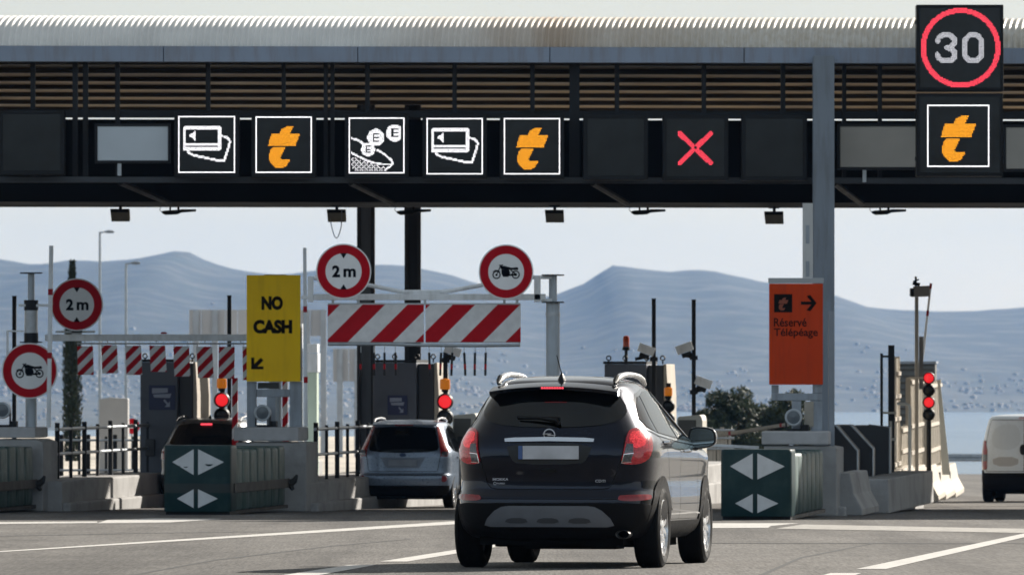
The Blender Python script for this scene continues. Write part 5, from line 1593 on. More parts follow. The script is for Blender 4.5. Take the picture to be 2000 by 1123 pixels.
# ---------------------------------------------------------------- traffic lights
def signal_light(label, px, py, d, r_px, stack=2, amber=True, base_h=0.46, lit=(0,), cat='traffic light', foot_py=None):
    fr = Fr(px, d, base=gz(d) + base_h)
    t = thing('traffic_light', label, cat, fr.loc, R(-4), 'red lane traffic lights')
    r = r_px / fr.s; zc = fr.z(py)
    mb = MB(); mb.cyl((0, .12, 0), (0, .12, zc + (r * 4.5 if amber else r)), .045, n=12); mb.build('pole', m_black, t)
    for k in range(stack):
        z = zc - k * r * 2.5
        mb = MB()
        M = Matrix.Translation((0, 0, z)) @ Matrix.Rotation(pi/2, 4, 'X')
        mb.lathe([(r*1.0, -.16), (r*1.28, -.12), (r*1.30, .0), (r*1.22, .03), (r*1.10, .035), (r*1.06, .01), (r*1.02, -.06)], 28, 0, M)
        # hood
        n = 16; v = []; f = []
        for i in range(n + 1):
            a = R(-10) + R(200) * i / n
            v += [(r*1.18*cos(a), -.03, z + r*1.18*sin(a)), (r*1.14*cos(a), -.03 - .07*max(0.2, sin(a)), z + r*1.14*sin(a))]
        for i in range(n): f.append((2*i, 2*i+2, 2*i+3, 2*i+1))
        mb.add(v, f)
        h = mb.build('lamp_head', m_black, t, smooth=40)
        mb = MB(); mb.lathe([(0, .012), (r*.6, .008), (r, -.004), (r, -.02)], 24, 0, M)
        mb.build('lens', m_sigred if k in lit else mat('unlit_lens', (0.012, 0.012, 0.012), .25, 0, 0, spec=.3), h)
    if amber:
        za = zc + r * 1.45
        mb = MB(); mb.lathe([(.05, 0), (.062, .015), (.062, .05)], 16, 0, Matrix.Translation((0, 0.02, za))); mb.build('beacon_base', m_black, t)
        mb = MB(); mb.lathe([(r*.78, .05), (r*.82, .09), (r*.80, .05 + r*1.5), (r*.6, .05 + r*1.65), (0, .05 + r*1.7)], 20, 0, Matrix.Translation((0, .02, za))); mb.build('amber_beacon', m_sigamb, t)
    return t
signal_light('lane light with a lit red lens and amber beacon above the dark hatchback', 433, 781, 124.0, 12, 2, True)
signal_light('lane light with a lit red lens and amber beacon between the silver hatchback and SUV', 869, 784, 124.0, 12.5, 2, True)
signal_light('lane light with amber beacon partly hidden behind the right side of the SUV roof', 1305, 793, 123.0, 10, 2, True, lit=())
signal_light('four lens signal with two lit red lamps beside the raised arm at the right', 1814, 738, 126.0, 9.5, 4, False, lit=(0, 2), base_h=0.3)
def beacon(label, px, d, ptop, pbot, pfoot, base):
    fr = Fr(px, d, base=base)
    t = thing('warning_beacon', label, 'beacon', fr.loc, 0)
    zt, zb = fr.z(ptop), fr.z(pbot)
    mb = MB(); mb.cyl((0, 0, 0), (0, 0, zb - .06), .03, n=10); mb.build('pole', m_dark, t)
    mb = MB(); mb.lathe([(.035, zb - .07), (.075, zb - .06), (.065, zb)], 16); mb.build('base', m_black, t)
    mb = MB(); mb.lathe([(.058, zb + .001), (.060, zt - .05), (.045, zt - .012), (0, zt)], 16); mb.build('lens', m_beacon, t)
beacon('orange red beacon on a thin pole over the booth behind the SUV', 1223, 127.6, 655, 677, 712, gz(127.6) + .46 + 2.1)

# ---------------------------------------------------------------- dark camera poles
def camera_unit(mb, mb2, x, z, sg, tilt=0.35, L=.30):
    M = Matrix.Translation((x, -.05, z)) @ Matrix.Rotation(tilt * sg, 4, 'Y')
    mb.box(-L/2, L/2, -.09, .09, -.065, .075, 0, M); mb.box(-L*.55, L*.5, -.1, .1, .078, .09, 0, M)
    mb2.box(-L*.3, L*.3, -.07, .07, -.15, -.07, 0, M); mb2.tube([(x, 0, z - .12), (x - sg * .2, .0, z - .16)], .03, 8)
def pole(label, px, d, ptop, base_h, w_px=8, cams=(), square=True):
    fr = Fr(px, d, base=gz(d) + base_h)
    t = thing('dark_post', label, 'post', fr.loc, 0, 'dark posts among the booths')
    hw = w_px / 2 / fr.s; zt = fr.z(ptop)
    mb = MB(); mb.box(-hw, hw, -hw, hw, 0, zt); mb.box(-hw*1.15, hw*1.15, -hw*1.15, hw*1.15, zt, zt + .02); mb.box(-hw*2, hw*2, -hw*2, hw*2, 0, .03)
    mb.build('shaft', m_dark, t, smooth=0, bevel=.006)
    for (cx, cy, sg, kind) in cams:
        m1 = MB(); m2 = MB(); camera_unit(m1, m2, fr.x(cx), fr.z(cy), sg)
        c = m1.build('camera', m_white, t, smooth=0, bevel=.012); m2.build('camera_bracket', m_black, c, smooth=0)
        mb = MB(); mb.tube([(-hw*1.9, 0, fr.z(cy) - .16), (hw*1.9, 0, fr.z(cy) - .16)], hw*1.1, 10); mb.build('clamp', m_dark, t)
    return t
pole('dark square post at the far left behind the motorcycle sign', 28, 124, 580, 0.46)
pole('dark square post behind the left height barrier, near the yellow sign', 448, 127, 579, 0.46)
pole('dark square post with a white camera on its left, above the booth behind the SUV', 1277, 126.5, 585, 0.46, 8, ((1262, 684, 1, 0),))
pole('dark square post with two white cameras right of the SUV roof', 1355, 125, 587, 0.3, 8, ((1337, 681, -1, 0), (1373, 748, 1, 0)))
pole('dark post with a white camera over the red lane light by the striped board', 870, 124.6, 690, 0.46, 9, ((884, 686, 1, 0),))

# ---------------------------------------------------------------- round signs
def motorcycle(mb, cx, cz, k, y, mi=0):
    """side view of a motorcycle facing left, about 2 wide before scaling by k"""
    def D(x, z, r, ri=0.0): mb.disc(cx + x*k, cz + z*k, y, r*k, 24, .002, mi, None, ri*k)
    def Pg(pts): mb.prism([(cx + a*k, cz + b*k) for a, b in pts], y, y + .002, mi)
    D(-.70, -.22, .30, .215); D(-.70, -.22, .08); D(.70, -.20, .30, .215); D(.70, -.20, .10)
    Pg([(-.73, -.24), (-.67, -.22), (-.36, .42), (-.44, .44)])                    # fork
    Pg([(-.52, .44), (-.36, .40), (-.22, .47), (-.24, .55), (-.40, .50), (-.50, .52)])   # handlebar
    Pg([(-.44, .38), (-.36, .20), (.06, .16), (.86, .14), (.90, .20), (.84, .34), (.40, .30), (.14, .36), (-.10, .44), (-.34, .42)])  # tank and seat
    Pg([(-.34, .19), (.22, .15), (.30, -.10), (.16, -.36), (-.22, -.36), (-.34, -.12)])  # engine
    Pg([(.10, -.18), (.72, -.14), (.72, -.26), (.10, -.30)]); Pg([(.28, .14), (.40, .14), (.78, -.18), (.68, -.22)])
    Pg([(-.98, .02), (-.80, .14), (-.56, .13), (-.42, .0), (-.46, -.03), (-.6, .07), (-.80, .08), (-.93, -.02)])  # mudguard
def round_sign(label, px, py, r_px, d, kind, post=None):
    fr = Fr(px, d, base=WZ(py, d))
    t = thing('round_sign', label, 'road sign', fr.loc, 0, 'red ringed round signs')
    r = r_px / fr.s
    mb = MB(); mb.disc(0, 0, 0, r, 56, .03); mb.build('plate', m_signw, t, smooth=30)
    mb = MB(); mb.disc(0, 0, -.003, r * .955, 56, .0025, 0, None, r * .655); mb.build('red_ring', m_signr, t, smooth=30)
    mb = MB()
    if kind == '2m':
        put_text(mb, '2', -.27 * r, -.004, 0, height=.43 * r, width=.285*r, bold=.045)
        put_text(mb, 'm', .22 * r, -.004, -.055 * r, height=.31 * r, width=.45*r, bold=.035)
        for s in (1, -1):
            mb.add([(-.12*r, -.004, s*.655*r), (.12*r, -.004, s*.655*r), (0, -.004, s*.465*r)], [(0, 1, 2)])
        mb.build('height_figure', m_signb, t, smooth=0, fix=False)
    else:
        motorcycle(mb, 0, 0.0, .50 * r, -.005); mb.build('motorcycle_symbol', m_signb, t, smooth=0)
    mb = MB(); mb.box(-.03, .03, .031, .07, -r*.8, r*.8); mb.box(-r*.5, r*.5, .05, .08, -.03, .03); mb.build('back_bracket', m_galv, t, smooth=0)
    return t
round_sign('round 2 m height sign at the left, cut by the raised white arm', 150, 595, 51.5, 118.5, '2m')
round_sign('round no motorcycles sign low at the left edge, partly behind the white arm', 58, 724, 54.5, 115.3, 'moto')
round_sign('round 2 m height sign over the left end of the striped board', 671, 530, 54, 108.6, '2m')
round_sign('round no motorcycles sign over the right end of the striped board', 988.5, 531, 53.5, 108.6, 'moto')

# ---------------------------------------------------------------- height barriers
def pivot_post(t, fr, px, w0, w1, ptop, pmid, d_m, wide_to=None):
    """stepped post with two flat caps"""
    x = fr.x(px); k = 1 / fr.s
    mb = MB(); mb.cyl((x, .1, 0), (x, .1, fr.z(pmid)), w1/2*k, n=20); mb.build('lower_post', d_m, t)
    mb = MB(); mb.cyl((x, .1, fr.z(pmid)), (x, .1, fr.z(ptop)), w0/2*k, n=20); mb.build('upper_post', d_m, t)
    for py in (ptop, pmid):
        mb = MB(); mb.cyl((x, .1, fr.z(py) - .012), (x, .1, fr.z(py) + .008), 22*k, n=24); mb.build('cap_plate', m_dark, t)
    mb = MB(); mb.cyl((x, .1, fr.z(pmid) - .22), (x, .1, fr.z(pmid) - .16), w1/2*k*1.08, n=20); mb.build('collar', m_galv, t)
m_post = mat('post_grey', (0.40, 0.45, 0.50), 0.45, 0.25, 0.1, 4, dirt=(0.2, 0.18, 0.16), dirt_amt=0.4, streak=True)
def height_gate():
    d = 109.2
    fr = Fr(1080, d)
    t = thing('height_barrier', 'white swinging height barrier with a big red and white striped board and two round signs', 'height barrier', fr.loc, 0, 'height barriers over the lanes')
    pivot_post(t, fr, 1080, 16, 27, 537, 590, m_post)
    X, Z = fr.x, fr.z
    mb = MB(); mb.box(X(613), X(1066), 0, .10, Z(586), Z(574)); mb.box(X(588), X(613) - .002, .02, .08, Z(584), Z(577)); mb.build('lower_beam', m_white, t, smooth=0, bevel=.006)
    mb = MB()
    mb.tube([(X(613), .05, Z(543)), (X(720), .05, Z(557)), (X(785), .05, Z(570)), (X(870), .05, Z(570)), (X(940), .05, Z(557)), (X(1044), .05, Z(541))], .032, 8)
    mb.box(X(800), X(860), .015, .09, Z(574) + .002, Z(568)); mb.build('upper_brace', m_white, t)
    mb = MB(); mb.box(X(1043), X(1056), .0, .12, Z(590), Z(538)); mb.box(X(1056) + .002, X(1078), .03, .09, Z(545), Z(538)); mb.box(X(1057), X(1078), .03, .09, Z(590), Z(583)); mb.build('hinge_frame', m_white, t, smooth=0, bevel=.006)
    mb = MB(); mb.box(X(601), X(612), .0, .1, Z(590), Z(540)); mb.build('end_upright', m_white, t, smooth=0, bevel=.006)
    st = stripe_mat('board_stripes', 88.0 / fr.s, phase=-(X(710) - Z(593)) / (88.0 / fr.s) + 0.0)
    for a, b in ((640, 828), (831, 1017)):
        mb = MB(); mb.box(X(a), X(b), -.02, .0, Z(668), Z(595)); p = mb.build('striped_board', st, t, smooth=0, bevel=.003)
        mb = MB(); mb.box(X(a), X(b), .002, .03, Z(669.5), Z(666)); mb.box(X(a), X(b), .002, .03, Z(596), Z(592)); mb.build('board_edge', m_galv, p, smooth=0)
    mb = MB()
    for px in (650, 700, 830, 985, 1010): mb.box(X(px) - .02, X(px) + .02, .005, .04, Z(596), Z(584))
    mb.build('board_hanger', m_galv, t, smooth=0)
    mb = MB(); mb.tube([(X(640), .0, Z(672)), (X(750), .0, Z(672)), (X(820), .0, Z(674)), (X(930), 0, Z(675)), (X(1016), .0, Z(674))], .026, 8); mb.build('bottom_rail', m_galv, t)
    mb = MB()
    for px in (642, 1014): mb.box(X(px) - .015, X(px) + .015, -.01, .02, Z(675), Z(669))
    mb.build('rail_link', m_galv, t, smooth=0)
    rnd = random.Random(3)
    for px in (705, 730, 751, 772, 838, 862, 884, 906, 928, 949):
        x = X(px); tl = rnd.uniform(-.02, .03); z0 = Z(676); L = .40
        mb = MB(); mb.cyl((x, 0, z0), (x + tl*.2, 0, z0 - .10), .006, n=6); h = mb.build('hanging_rod', m_galv, t)
        mb = MB(); mb.cyl((x + tl*.2, 0, z0 - .10), (x + tl*.7, 0, z0 - .28), .019, n=10); mb.cyl((x + tl*.9, 0, z0 - .36), (x + tl, 0, z0 - .46), .019, n=10); mb.build('dark_sleeve', m_dark, h)
        mb = MB(); mb.cyl((x + tl*.7, 0, z0 - .28), (x + tl*.9, 0, z0 - .36), .0195, n=10); mb.build('red_sleeve', m_redp, h)
height_gate()
def flap_gate():
    d = 119.0
    fr = Fr(537, d)
    t = thing('height_barrier', 'white swinging height barrier with a row of hanging striped flaps, left of the yellow sign', 'height barrier', fr.loc, 0, 'height barriers over the lanes')
    X, Z = fr.x, fr.z
    pivot_post(t, fr, 537, 15, 25, 537, 590, m_post)
    mb = MB(); mb.box(X(88), X(540), -.04, .06, Z(666), Z(653)); mb.build('lower_beam', m_white, t, smooth=0, bevel=.006)
    mb = MB(); mb.tube([(X(150), .03, Z(671)), (X(500), .03, Z(671))], .014, 6)
    for px in (165, 210, 305, 400, 470): mb.cyl((X(px), .03, Z(672)), (X(px), .03, Z(664)), .01, n=6)
    mb.build('flap_rail', m_galv, t)
    rnd = random.Random(5)
    st = stripe_mat('flap_stripes', .245, phase=.25)
    for i, (px, pt, pb) in enumerate(((166, 676, 732), (213, 674, 729), (260, 675, 732), (307, 675, 726), (354, 676, 735), (399, 677, 738), (443, 677, 739), (489, 677, 742))):
        z1, z0 = Z(pt), Z(pb); x = X(px); hw = 15.5 / fr.s; sk = rnd.uniform(-.01, .03)
        mb = MB()
        n = 6; v = []; f = []
        for k in range(n + 1):
            u = k / n; z = z1 + (z0 - z1) * u; yy = .015 * sin(u * 3 + i)
            for yo in (0, .008):
                v += [(x - hw + sk*u, yy + yo, z), (x + hw + sk*u, yy + yo + .01*sin(i), z)]
        for k in range(n):
            a = k * 4
            f += [(a, a+1, a+5, a+4), (a+2, a+6, a+7, a+3), (a, a+4, a+6, a+2), (a+1, a+3, a+7, a+5)]
        f += [(0, 2, 3, 1), (n*4, n*4+1, n*4+3, n*4+2)]
        mb.add(v, f); fl = mb.build('warning_flap', st, t, smooth=0)
        mb = MB()
        for sx in (-hw*.9, hw*.8): mb.tube([(x + sx, .005, z1 - .01), (x + sx, .02, z1 + .03), (x + sx, .03, z1 + .07)], .006, 6)
        mb.build('flap_hook', m_galv, fl)
    mb = MB(); M = Matrix.Translation((X(320), .0, Z(652)))
    mb.lathe([(.055, 0), (.055, .012), (.04, .03), (0, .036)], 16, 0, M); mb.build('red_cap', m_redp, t)
    mb = MB(); mb.box(X(108), X(185), .02, .05, Z(650), Z(646)); mb.box(X(140), X(160), .02, .06, Z(655), Z(640)); mb.build('sign_bracket', m_galv, t, smooth=0)
flap_gate()
def left_post():
    d = 115.6
    fr = Fr(60, d, base=WZ(834, d))
    t = thing('pivot_post', 'grey stepped pivot post with caps behind the low motorcycle sign at the left edge', 'post', fr.loc, 0)
    X, Z = fr.x, fr.z
    pivot_post(t, fr, 60, 13, 22, 533, 668, m_post)
    mb = MB()
    mb.cyl((0, .1, Z(666)), (0, .1, Z(586)), 13/fr.s, n=20); mb.build('sleeve', m_galv, t)
    for a, b in ((586, 606), (650, 670)):
        mb = MB(); mb.cyl((0, .1, Z(b)), (0, .1, Z(a)), 14/fr.s, n=20); mb.build('clamp_band', m_dark, t)
    mb = MB(); mb.box(X(36), X(100), .02, .06, Z(599), Z(594)); mb.build('sign_arm', m_white, t, smooth=0); mb = MB(); mb.box(X(12), X(16), .05, .09, Z(730), Z(648)); mb.box(X(12), X(46), .05, .09, Z(648), Z(645)); mb.build('side_arm', m_white, t, smooth=0)
left_post()

# ---------------------------------------------------------------- barrier arms
def arm(label, p0, p1, w_px, d0, d1, bands, housing=True, m_=m_white):
    a = Vector((WX(p0[0], d0), d0, WZ(p0[1], d0))); b = Vector((WX(p1[0], d1), d1, WZ(p1[1], d1)))
    base = Vector((a.x, a.y, a.z))
    t = thing('barrier_arm', label, 'barrier arm', base, 0, 'white barrier arms with red bands')
    r = w_px / 2 / (F / d0)
    dirv = b - a; L = dirv.length; q = dirv.to_track_quat('Z', 'Y').to_matrix().to_4x4()
    mb = MB(); mb.box(-r, r, -r*.6, r*.6, 0, L, 0, q); mb.build('boom', m_, t, smooth=0, bevel=.008)
    for u in bands:
        mb = MB(); mb.box(-r*1.08, r*1.08, -r*.7, r*.7, L*u - .05, L*u + .05, 0, q); mb.build('red_band', m_redp, t, smooth=0)
    if housing:
        mb = MB(); mb.box(-.13, .13, -.02, .26, -.42, .10); mb.build('motor_box', m_grey, t, smooth=0, bevel=.02)
        mb = MB(); M = Matrix.Rotation(pi/2, 4, 'X'); mb.lathe([(.09, -.0), (.09, .05), (0, .055)], 20, 0, M); mb.build('hub', m_dark, t)
    return t
arm('raised white barrier arm standing between the two round signs at the left', (95, 834), (100, 480), 13, 114.9, 114.9, (.745, .395), housing=False)
arm('raised white barrier arm with red bands right of the yellow sign', (598, 832), (595, 484), 11, 114.2, 114.2, (.26, .655), housing=False)
arm('raised thin barrier arm with red bands beside the four lens signal', (1797, 742), (1818, 556), 7, 125.6, 125.6, (.985, .70), housing=False)
arm('lowered beige barrier arm with red bands running behind the round lamp', (1537, 829), (1395, 851), 11, 118.0, 121.0, (.05, .75), housing=False, m_=m_concp)
arm('lowered pale grey barrier arm just above the clean green cushion', (1482, 874), (1366, 868), 10, 108.5, 108.5, (.90,), housing=False, m_=m_white)

# ---------------------------------------------------------------- round lamps and mirrors on the head blocks
def round_lamp(px, py, r_px, d, label, zbase_py, first=[None]):
    fr = Fr(px, d, base=WZ(zbase_py, d))
    t = thing('round_lamp', label, 'lamp', fr.loc, AX, 'round grey lamps on the head blocks')
    r = r_px / fr.s; zc = fr.z(py)
    M = Matrix.Translation((0, 0, zc)) @ Matrix.Rotation(pi/2, 4, 'X')
    mb = MB(); mb.lathe([(r*.5, -.16), (r*.95, -.08), (r, 0), (r, .03), (r*.88, .035), (r*.86, .015)], 32, 0, M); mb.build('housing', m_galv, t, smooth=40)
    mb = MB(); mb.lathe([(0, .022), (r*.86, .014), (r*.86, 0)], 32, 0, M); mb.build('lens', mat('grey_lens', (0.10, 0.12, 0.14), 0.15, 0, 0.15, 8), t)
    mb = MB(); mb.box(-.10, .10, .02, .16, 0, .04); mb.box(-.13, -.11, .02, .08, .02, zc); mb.box(.11, .13, .02, .08, .02, zc); mb.box(.10, .22, .05, .2, 0, .10); mb.build('bracket', m_dark, t, smooth=0)
round_lamp(5, 801, 16.5, 115.5, 'round grey lamp on the head block at the left edge', 834)
round_lamp(513, 806, 16.5, 115.2, 'round grey lamp on the block under the yellow sign', 834)
round_lamp(1550, 815, 17, 107.1, 'round grey lamp on the block under the orange sign', 842)

# ---------------------------------------------------------------- yellow and orange signs
def yellow_sign():
    d = 115.4
    fr = Fr(534, d, base=WZ(834, d))
    t = thing('lane_sign', 'yellow NO CASH sign with a black arrow pointing down left on a grey frame', 'lane sign', fr.loc, 0, 'tall lane signs')
    X, Z = fr.x, fr.z
    my = mat('yellow_sign_face', (0.98, 0.60, 0.012), 0.5, 0, 0.07, 1.5, spec=0.12, dirt=(0.72, 0.42, 0.02), dirt_amt=0.45, streak=True)
    mb = MB(); mb.box(X(482), X(587), -.08, -.01, Z(745), Z(537.5)); mb.build('panel', my, t, smooth=0, bevel=.008)
    mt = mat('sign_brown_black', (0.012, 0.008, 0.005), 0.6, 0, 0.1, 4, spec=0.05)
    mb = MB(); put_text(mb, 'NO', X(532), -.083, Z(592), width=42/fr.s, height=27/fr.s, bold=.065)
    mb.build('lettering', mt, t, smooth=0, fix=False)
    mb = MB(); put_text(mb, 'CASH', X(533), -.083, Z(638), width=76/fr.s, height=27/fr.s, bold=.065); mb.build('lettering', mt, t, smooth=0, fix=False)
    mb = MB()
    mb.prism([(X(a), Z(b)) for a, b in ((491, 698), (491, 721), (515, 721), (515, 715.5), (503, 715.5), (515, 703.5), (509.5, 698.5), (497, 711), (497, 698))], -.0835, -.0805)
    mb.build('arrow', mt, t, smooth=0)
    mf = m_grey
    mb = MB(); mb.box(X(482), X(501), .0, .16, 0, Z(745) - .003); mb.box(X(566), X(590), .0, .16, 0, Z(745) - .003); mb.box(X(501) + .002, X(566) - .002, .01, .15, Z(775), Z(760)); mb.box(X(521), X(539), .02, .14, 0, Z(775) - .002)
    mb.box(X(478), X(592), .005, .155, Z(745), Z(690)) if False else None
    mb.box(X(576), X(590), .0, .12, Z(744), Z(640)); mb.build('frame', mf, t, smooth=0, bevel=.008)
    mb = MB(); mb.box(X(503), X(545), .05, .09, Z(759), Z(747)); mb.build('crossplate', mat('olive_plate', (.035, .04, .035), .5, 0, .1, 3), t, smooth=0)
yellow_sign()
def orange_sign():
    d = 107.3
    fr = Fr(1554, d, base=WZ(842, d))
    t = thing('lane_sign', 'orange lane sign with a black t, an arrow and two words beside the grey column', 'lane sign', fr.loc, 0, 'tall lane signs')
    X, Z = fr.x, fr.z
    mo = mat('orange_sign_face', (0.54, 0.050, 0.006), 0.5, 0, 0.08, 1.5, spec=0.12, dirt=(0.34, 0.040, 0.012), dirt_amt=0.5, streak=True)
    mk = mat('sign_dark_print', (0.010, 0.008, 0.007), 0.6, 0, 0.1, 4, spec=0.05)
    mb = MB(); mb.box(X(1502), X(1607), -.07, -.01, Z(751), Z(554)); mb.build('panel', mo, t, smooth=0, bevel=.006)
    mb = MB(); mb.box(X(1500.5), X(1608.5), -.075, .02, Z(553.5), Z(543)); mb.build('top_cap', mat('pale_grey_cap', (.36, .38, .40), .5, 0, .08, 3), t, smooth=0, bevel=.006)
    mb = MB(); mb.box(X(1511.5), X(1547), -.074, -.0705, Z(610), Z(574.5)); b = mb.build('black_square', mk, t, smooth=0)
    k = 34 / 46
    mb = MB()
    for P in (T_UP, T_LO): mb.prism([(X(1512.5 + x * k), Z(575.5 + y * k)) for x, y in P], -.077, -.0745)
    mb.build('letter_mark', mat('dull_orange_print', (.22, .045, .015), .5, 0, .1, 4), b, smooth=0)
    mb = MB(); mb.prism([(X(a), Z(b_)) for a, b_ in ((1564, 589), (1584, 589), (1575, 578.5), (1582, 576), (1594.5, 592), (1582, 608), (1575, 605.5), (1584, 595), (1564, 595))], -.0745, -.0705); mb.build('arrow', mk, t, smooth=0)
    mt = mat('sign_faded_print', (.055, .012, .008), .6, 0, .15, 6, spec=.05)
    for txt, cx, cy, w, h in (('Réservé', 1543, 629.5, 64, 17), ('Télépéage', 1554, 651, 86, 20)):
        mb = MB(); put_text(mb, txt, X(cx), -.0735, Z(cy), width=w/fr.s, height=h/fr.s, bold=.02); mb.build('lettering', mt, t, smooth=0, fix=False)
    mb = MB(); mb.box(X(1507), X(1606), .0, .14, Z(782), Z(768)); mb.box(X(1547), X(1565), .01, .13, 0, Z(782) - .002); mb.box(X(1507), X(1521), .01, .13, Z(768) + .002, Z(752)); mb.box(X(1590), X(1606), .01, .13, Z(768) + .002, Z(752)); mb.box(X(1583), X(1606), .01, .13, 0, Z(782) - .002); mb.build('frame', m_grey, t, smooth=0, bevel=.008)
    mb = MB(); mb.box(X(1568), X(1588), .02, .08, Z(543) + .003, Z(397)); mb.build('tall_strip', mat('aged_white_strip', (.50, .51, .51), .6, 0, .08, 3), t, smooth=0, bevel=.004)
    for a, b_ in ((440, 476), (510, 540)):
        mb = MB(); mb.box(X(1574), X(1581), .012, .019, Z(b_), Z(a)); mb.build('strip_slot', m_grey, t, smooth=0)
    mb = MB(); mb.box(X(1571), X(1589), -.02, .06, Z(833), Z(784)); mb.box(X(1573), X(1586), -.025, -.021, Z(806), Z(796)); mb.build('switch_box', mat('beige_box', (.35, .32, .27), .6, 0, .1, 5), t, smooth=0, bevel=.006)
    mb = MB(); mb.box(X(1618), X(1629), -.03, .12, Z(842) - .9, Z(608)); mb.build('side_post', mat('side_post_grey', (.23, .26, .30), .5, .1, .1, 3), t, smooth=0, bevel=.004)
orange_sign()

# ---------------------------------------------------------------- right edge of the plaza
def jersey(label, px, d, w, h, yaw, m_, length, slot=False, plain=False):
    fr = Fr(px, d)
    mb = MB()
    if slot:
        mb.box(.128, .16, .45, 1.05, .16, .56, 1)
    prof = [(-.30, 0), (.30, 0), (.30, .10), (.17, .34), (.11, h), (-.11, h), (-.17, .34), (-.30, .10)]
    if plain: prof = [(-.30, 0), (.30, 0), (.28, h), (-.28, h)]
    v = [(x, 0, z) for x, z in prof] + [(x, length, z) for x, z in prof]
    n = len(prof); f = [tuple(range(n)), tuple(range(2*n-1, n-1, -1))] + [(i, (i+1) % n, n+(i+1) % n, n+i) for i in range(n)]
    mb.add(v, f)
    o = mb.build('concrete_barrier', [m_, m_black], None, smooth=0, bevel=.02)
    o.location = fr.loc; o.rotation_euler = (0, 0, yaw)
    return tag(o, label, 'concrete barrier', 'concrete barriers at the right edge of the plaza')
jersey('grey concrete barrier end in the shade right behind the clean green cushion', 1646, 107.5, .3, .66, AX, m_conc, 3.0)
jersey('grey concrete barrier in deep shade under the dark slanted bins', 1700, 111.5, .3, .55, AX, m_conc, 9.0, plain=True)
lab = ['first sunlit barrier with a dark drain slot under the tall slatted screen', 'second sunlit barrier with a dark drain slot near the white bent post', 'third sunlit barrier below the four lens signal',
       'fourth barrier below the white sloping stay', 'last sunlit concrete barrier at the far end of the row']
for k in range(5):
    d = 122.4 + k * 6.7
    x = WX(1746, 122.4) + (d - 122.4) * .093
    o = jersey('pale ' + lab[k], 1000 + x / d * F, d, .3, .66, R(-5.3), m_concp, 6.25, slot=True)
def bin_wedge(label, px0, px1, d, ptop, pfront, pbot):
    fr = Fr((px0 + px1) / 2, d, base=gz(d) + .5)
    t = thing('slanted_bin', label, 'bin', fr.loc, AX * .6, 'dark slanted bins behind the grey column')
    hw = (px1 - px0) / 2 / fr.s; zt = fr.z(ptop); zf = fr.z(pfront)
    mb = MB(); mb.prism([(-hw, 0), (hw, 0), (hw, zf), (-hw * .1, zt), (-hw, zt)], 0, 1.6); mb.build('shell', mat('bin_black', (.024, .024, .027), .5, 0, .2, 3), t, smooth=0, bevel=.01)
    mb = MB(); mb.tube([(hw + .012, 0, 0), (hw + .012, 0, zf), (-hw * .1, 0, zt + .012)], .016, 8); mb.build('pale_edge', m_galv, t)
bin_wedge('dark slanted bin nearest the grey column', 1597, 1673, 112.6, 831, 880, 945)
bin_wedge('dark slanted bin with a pale edge, right of its neighbour by the column', 1625, 1703, 114.4, 830, 876, 940)
bin_wedge('dark flat topped bin farthest right, beside the black frame post', 1664, 1736, 117.0, 831, 834, 938)
def louvre(label, px0, px1, d, ptop, pbot, nl, m_, vertical=True):
    fr = Fr(px0, d, base=WZ(pbot, d))
    t = thing('louvre_cabinet', label, 'cabinet', fr.loc, AX)
    w = (px1 - px0) / fr.s; zt = fr.z(ptop)
    mb = MB(); mb.box(0, w, .045, .5, 0, zt); mb.build('cabinet_body', m_, t, smooth=0)
    for k in range(nl):
        z = zt * (k + .5) / nl; mb = MB(); mb.add([(0.02, .043, z + zt/nl*.4), (w - .02, .043, z + zt/nl*.4), (w - .02, -.01, z - zt/nl*.3), (.02, -.01, z - zt/nl*.3), (.02, .043, z - zt/nl*.3), (w - .02, .043, z - zt/nl*.3)], [(0, 1, 2, 3), (3, 2, 5, 4), (0, 3, 4), (1, 5, 2)]); mb.build('slat', m_, t, smooth=0)
    mb = MB(); mb.box(-.03, w + .03, -.03, .53, zt + .002, zt + .05); mb.build('top_cap', m_grey, t, smooth=0)
    return t
m_slat = mat('beige_slats', (.50, .445, .365), .6, 0, .15, 4)
ROW = R(-5.3)
def slat_screen(label, px, d, L, z0, z1, step, bars, m_):
    fr = Fr(px, d)
    t = thing('slatted_screen', label, 'screen', fr.loc, ROW, 'slatted screens along the right barrier row')
    n = int(L / step); mb = MB()
    for k in range(n):
        y = (k + .5) * L / n
        w = .055 if k % 3 else .10
        mb.box(-.03, .03, y - w, y + w, z0, z1)
    mb.build('slats', m_, t, smooth=0)
    for z in bars:
        mb = MB(); mb.box(.031, .075, -.05, L + .05, z - .035, z + .035); mb.build('cross_bar', m_concp, t, smooth=0)
    for y in (0.0, L):
        mb = MB(); mb.box(-.05, .05, y - .05, y + .05, z0 - .1, z1 + .03); mb.build('post', m_, t, smooth=0)
slat_screen('tall narrow slatted screen beside the black frame post', 1741, 122.2, 2.6, .66, 2.62, .32, (.75, 1.55, 1.95, 2.35), m_slat)
slat_screen('low slatted screen left of the white bent post', 1755, 125.4, 3.6, .66, 1.42, .36, (.98, 1.36), m_slat)
slat_screen('beige slatted screen left of the four lens signal', 1774, 129.6, 6.6, .66, 2.33, .40, (.95, 1.45, 2.27), m_slat)
slat_screen('beige slatted screen right of the four lens signal', 1808, 138.0, 8.2, .66, 2.36, .45, (.98, 1.5, 2.28), m_slat)
louvre('grey horizontal louvre cabinet behind the raised thin arm', 1752, 1826, 150.0, 710, 900, 15, mat('louvre_grey', (.13, .135, .13), .5, .1, .12, 3), False)
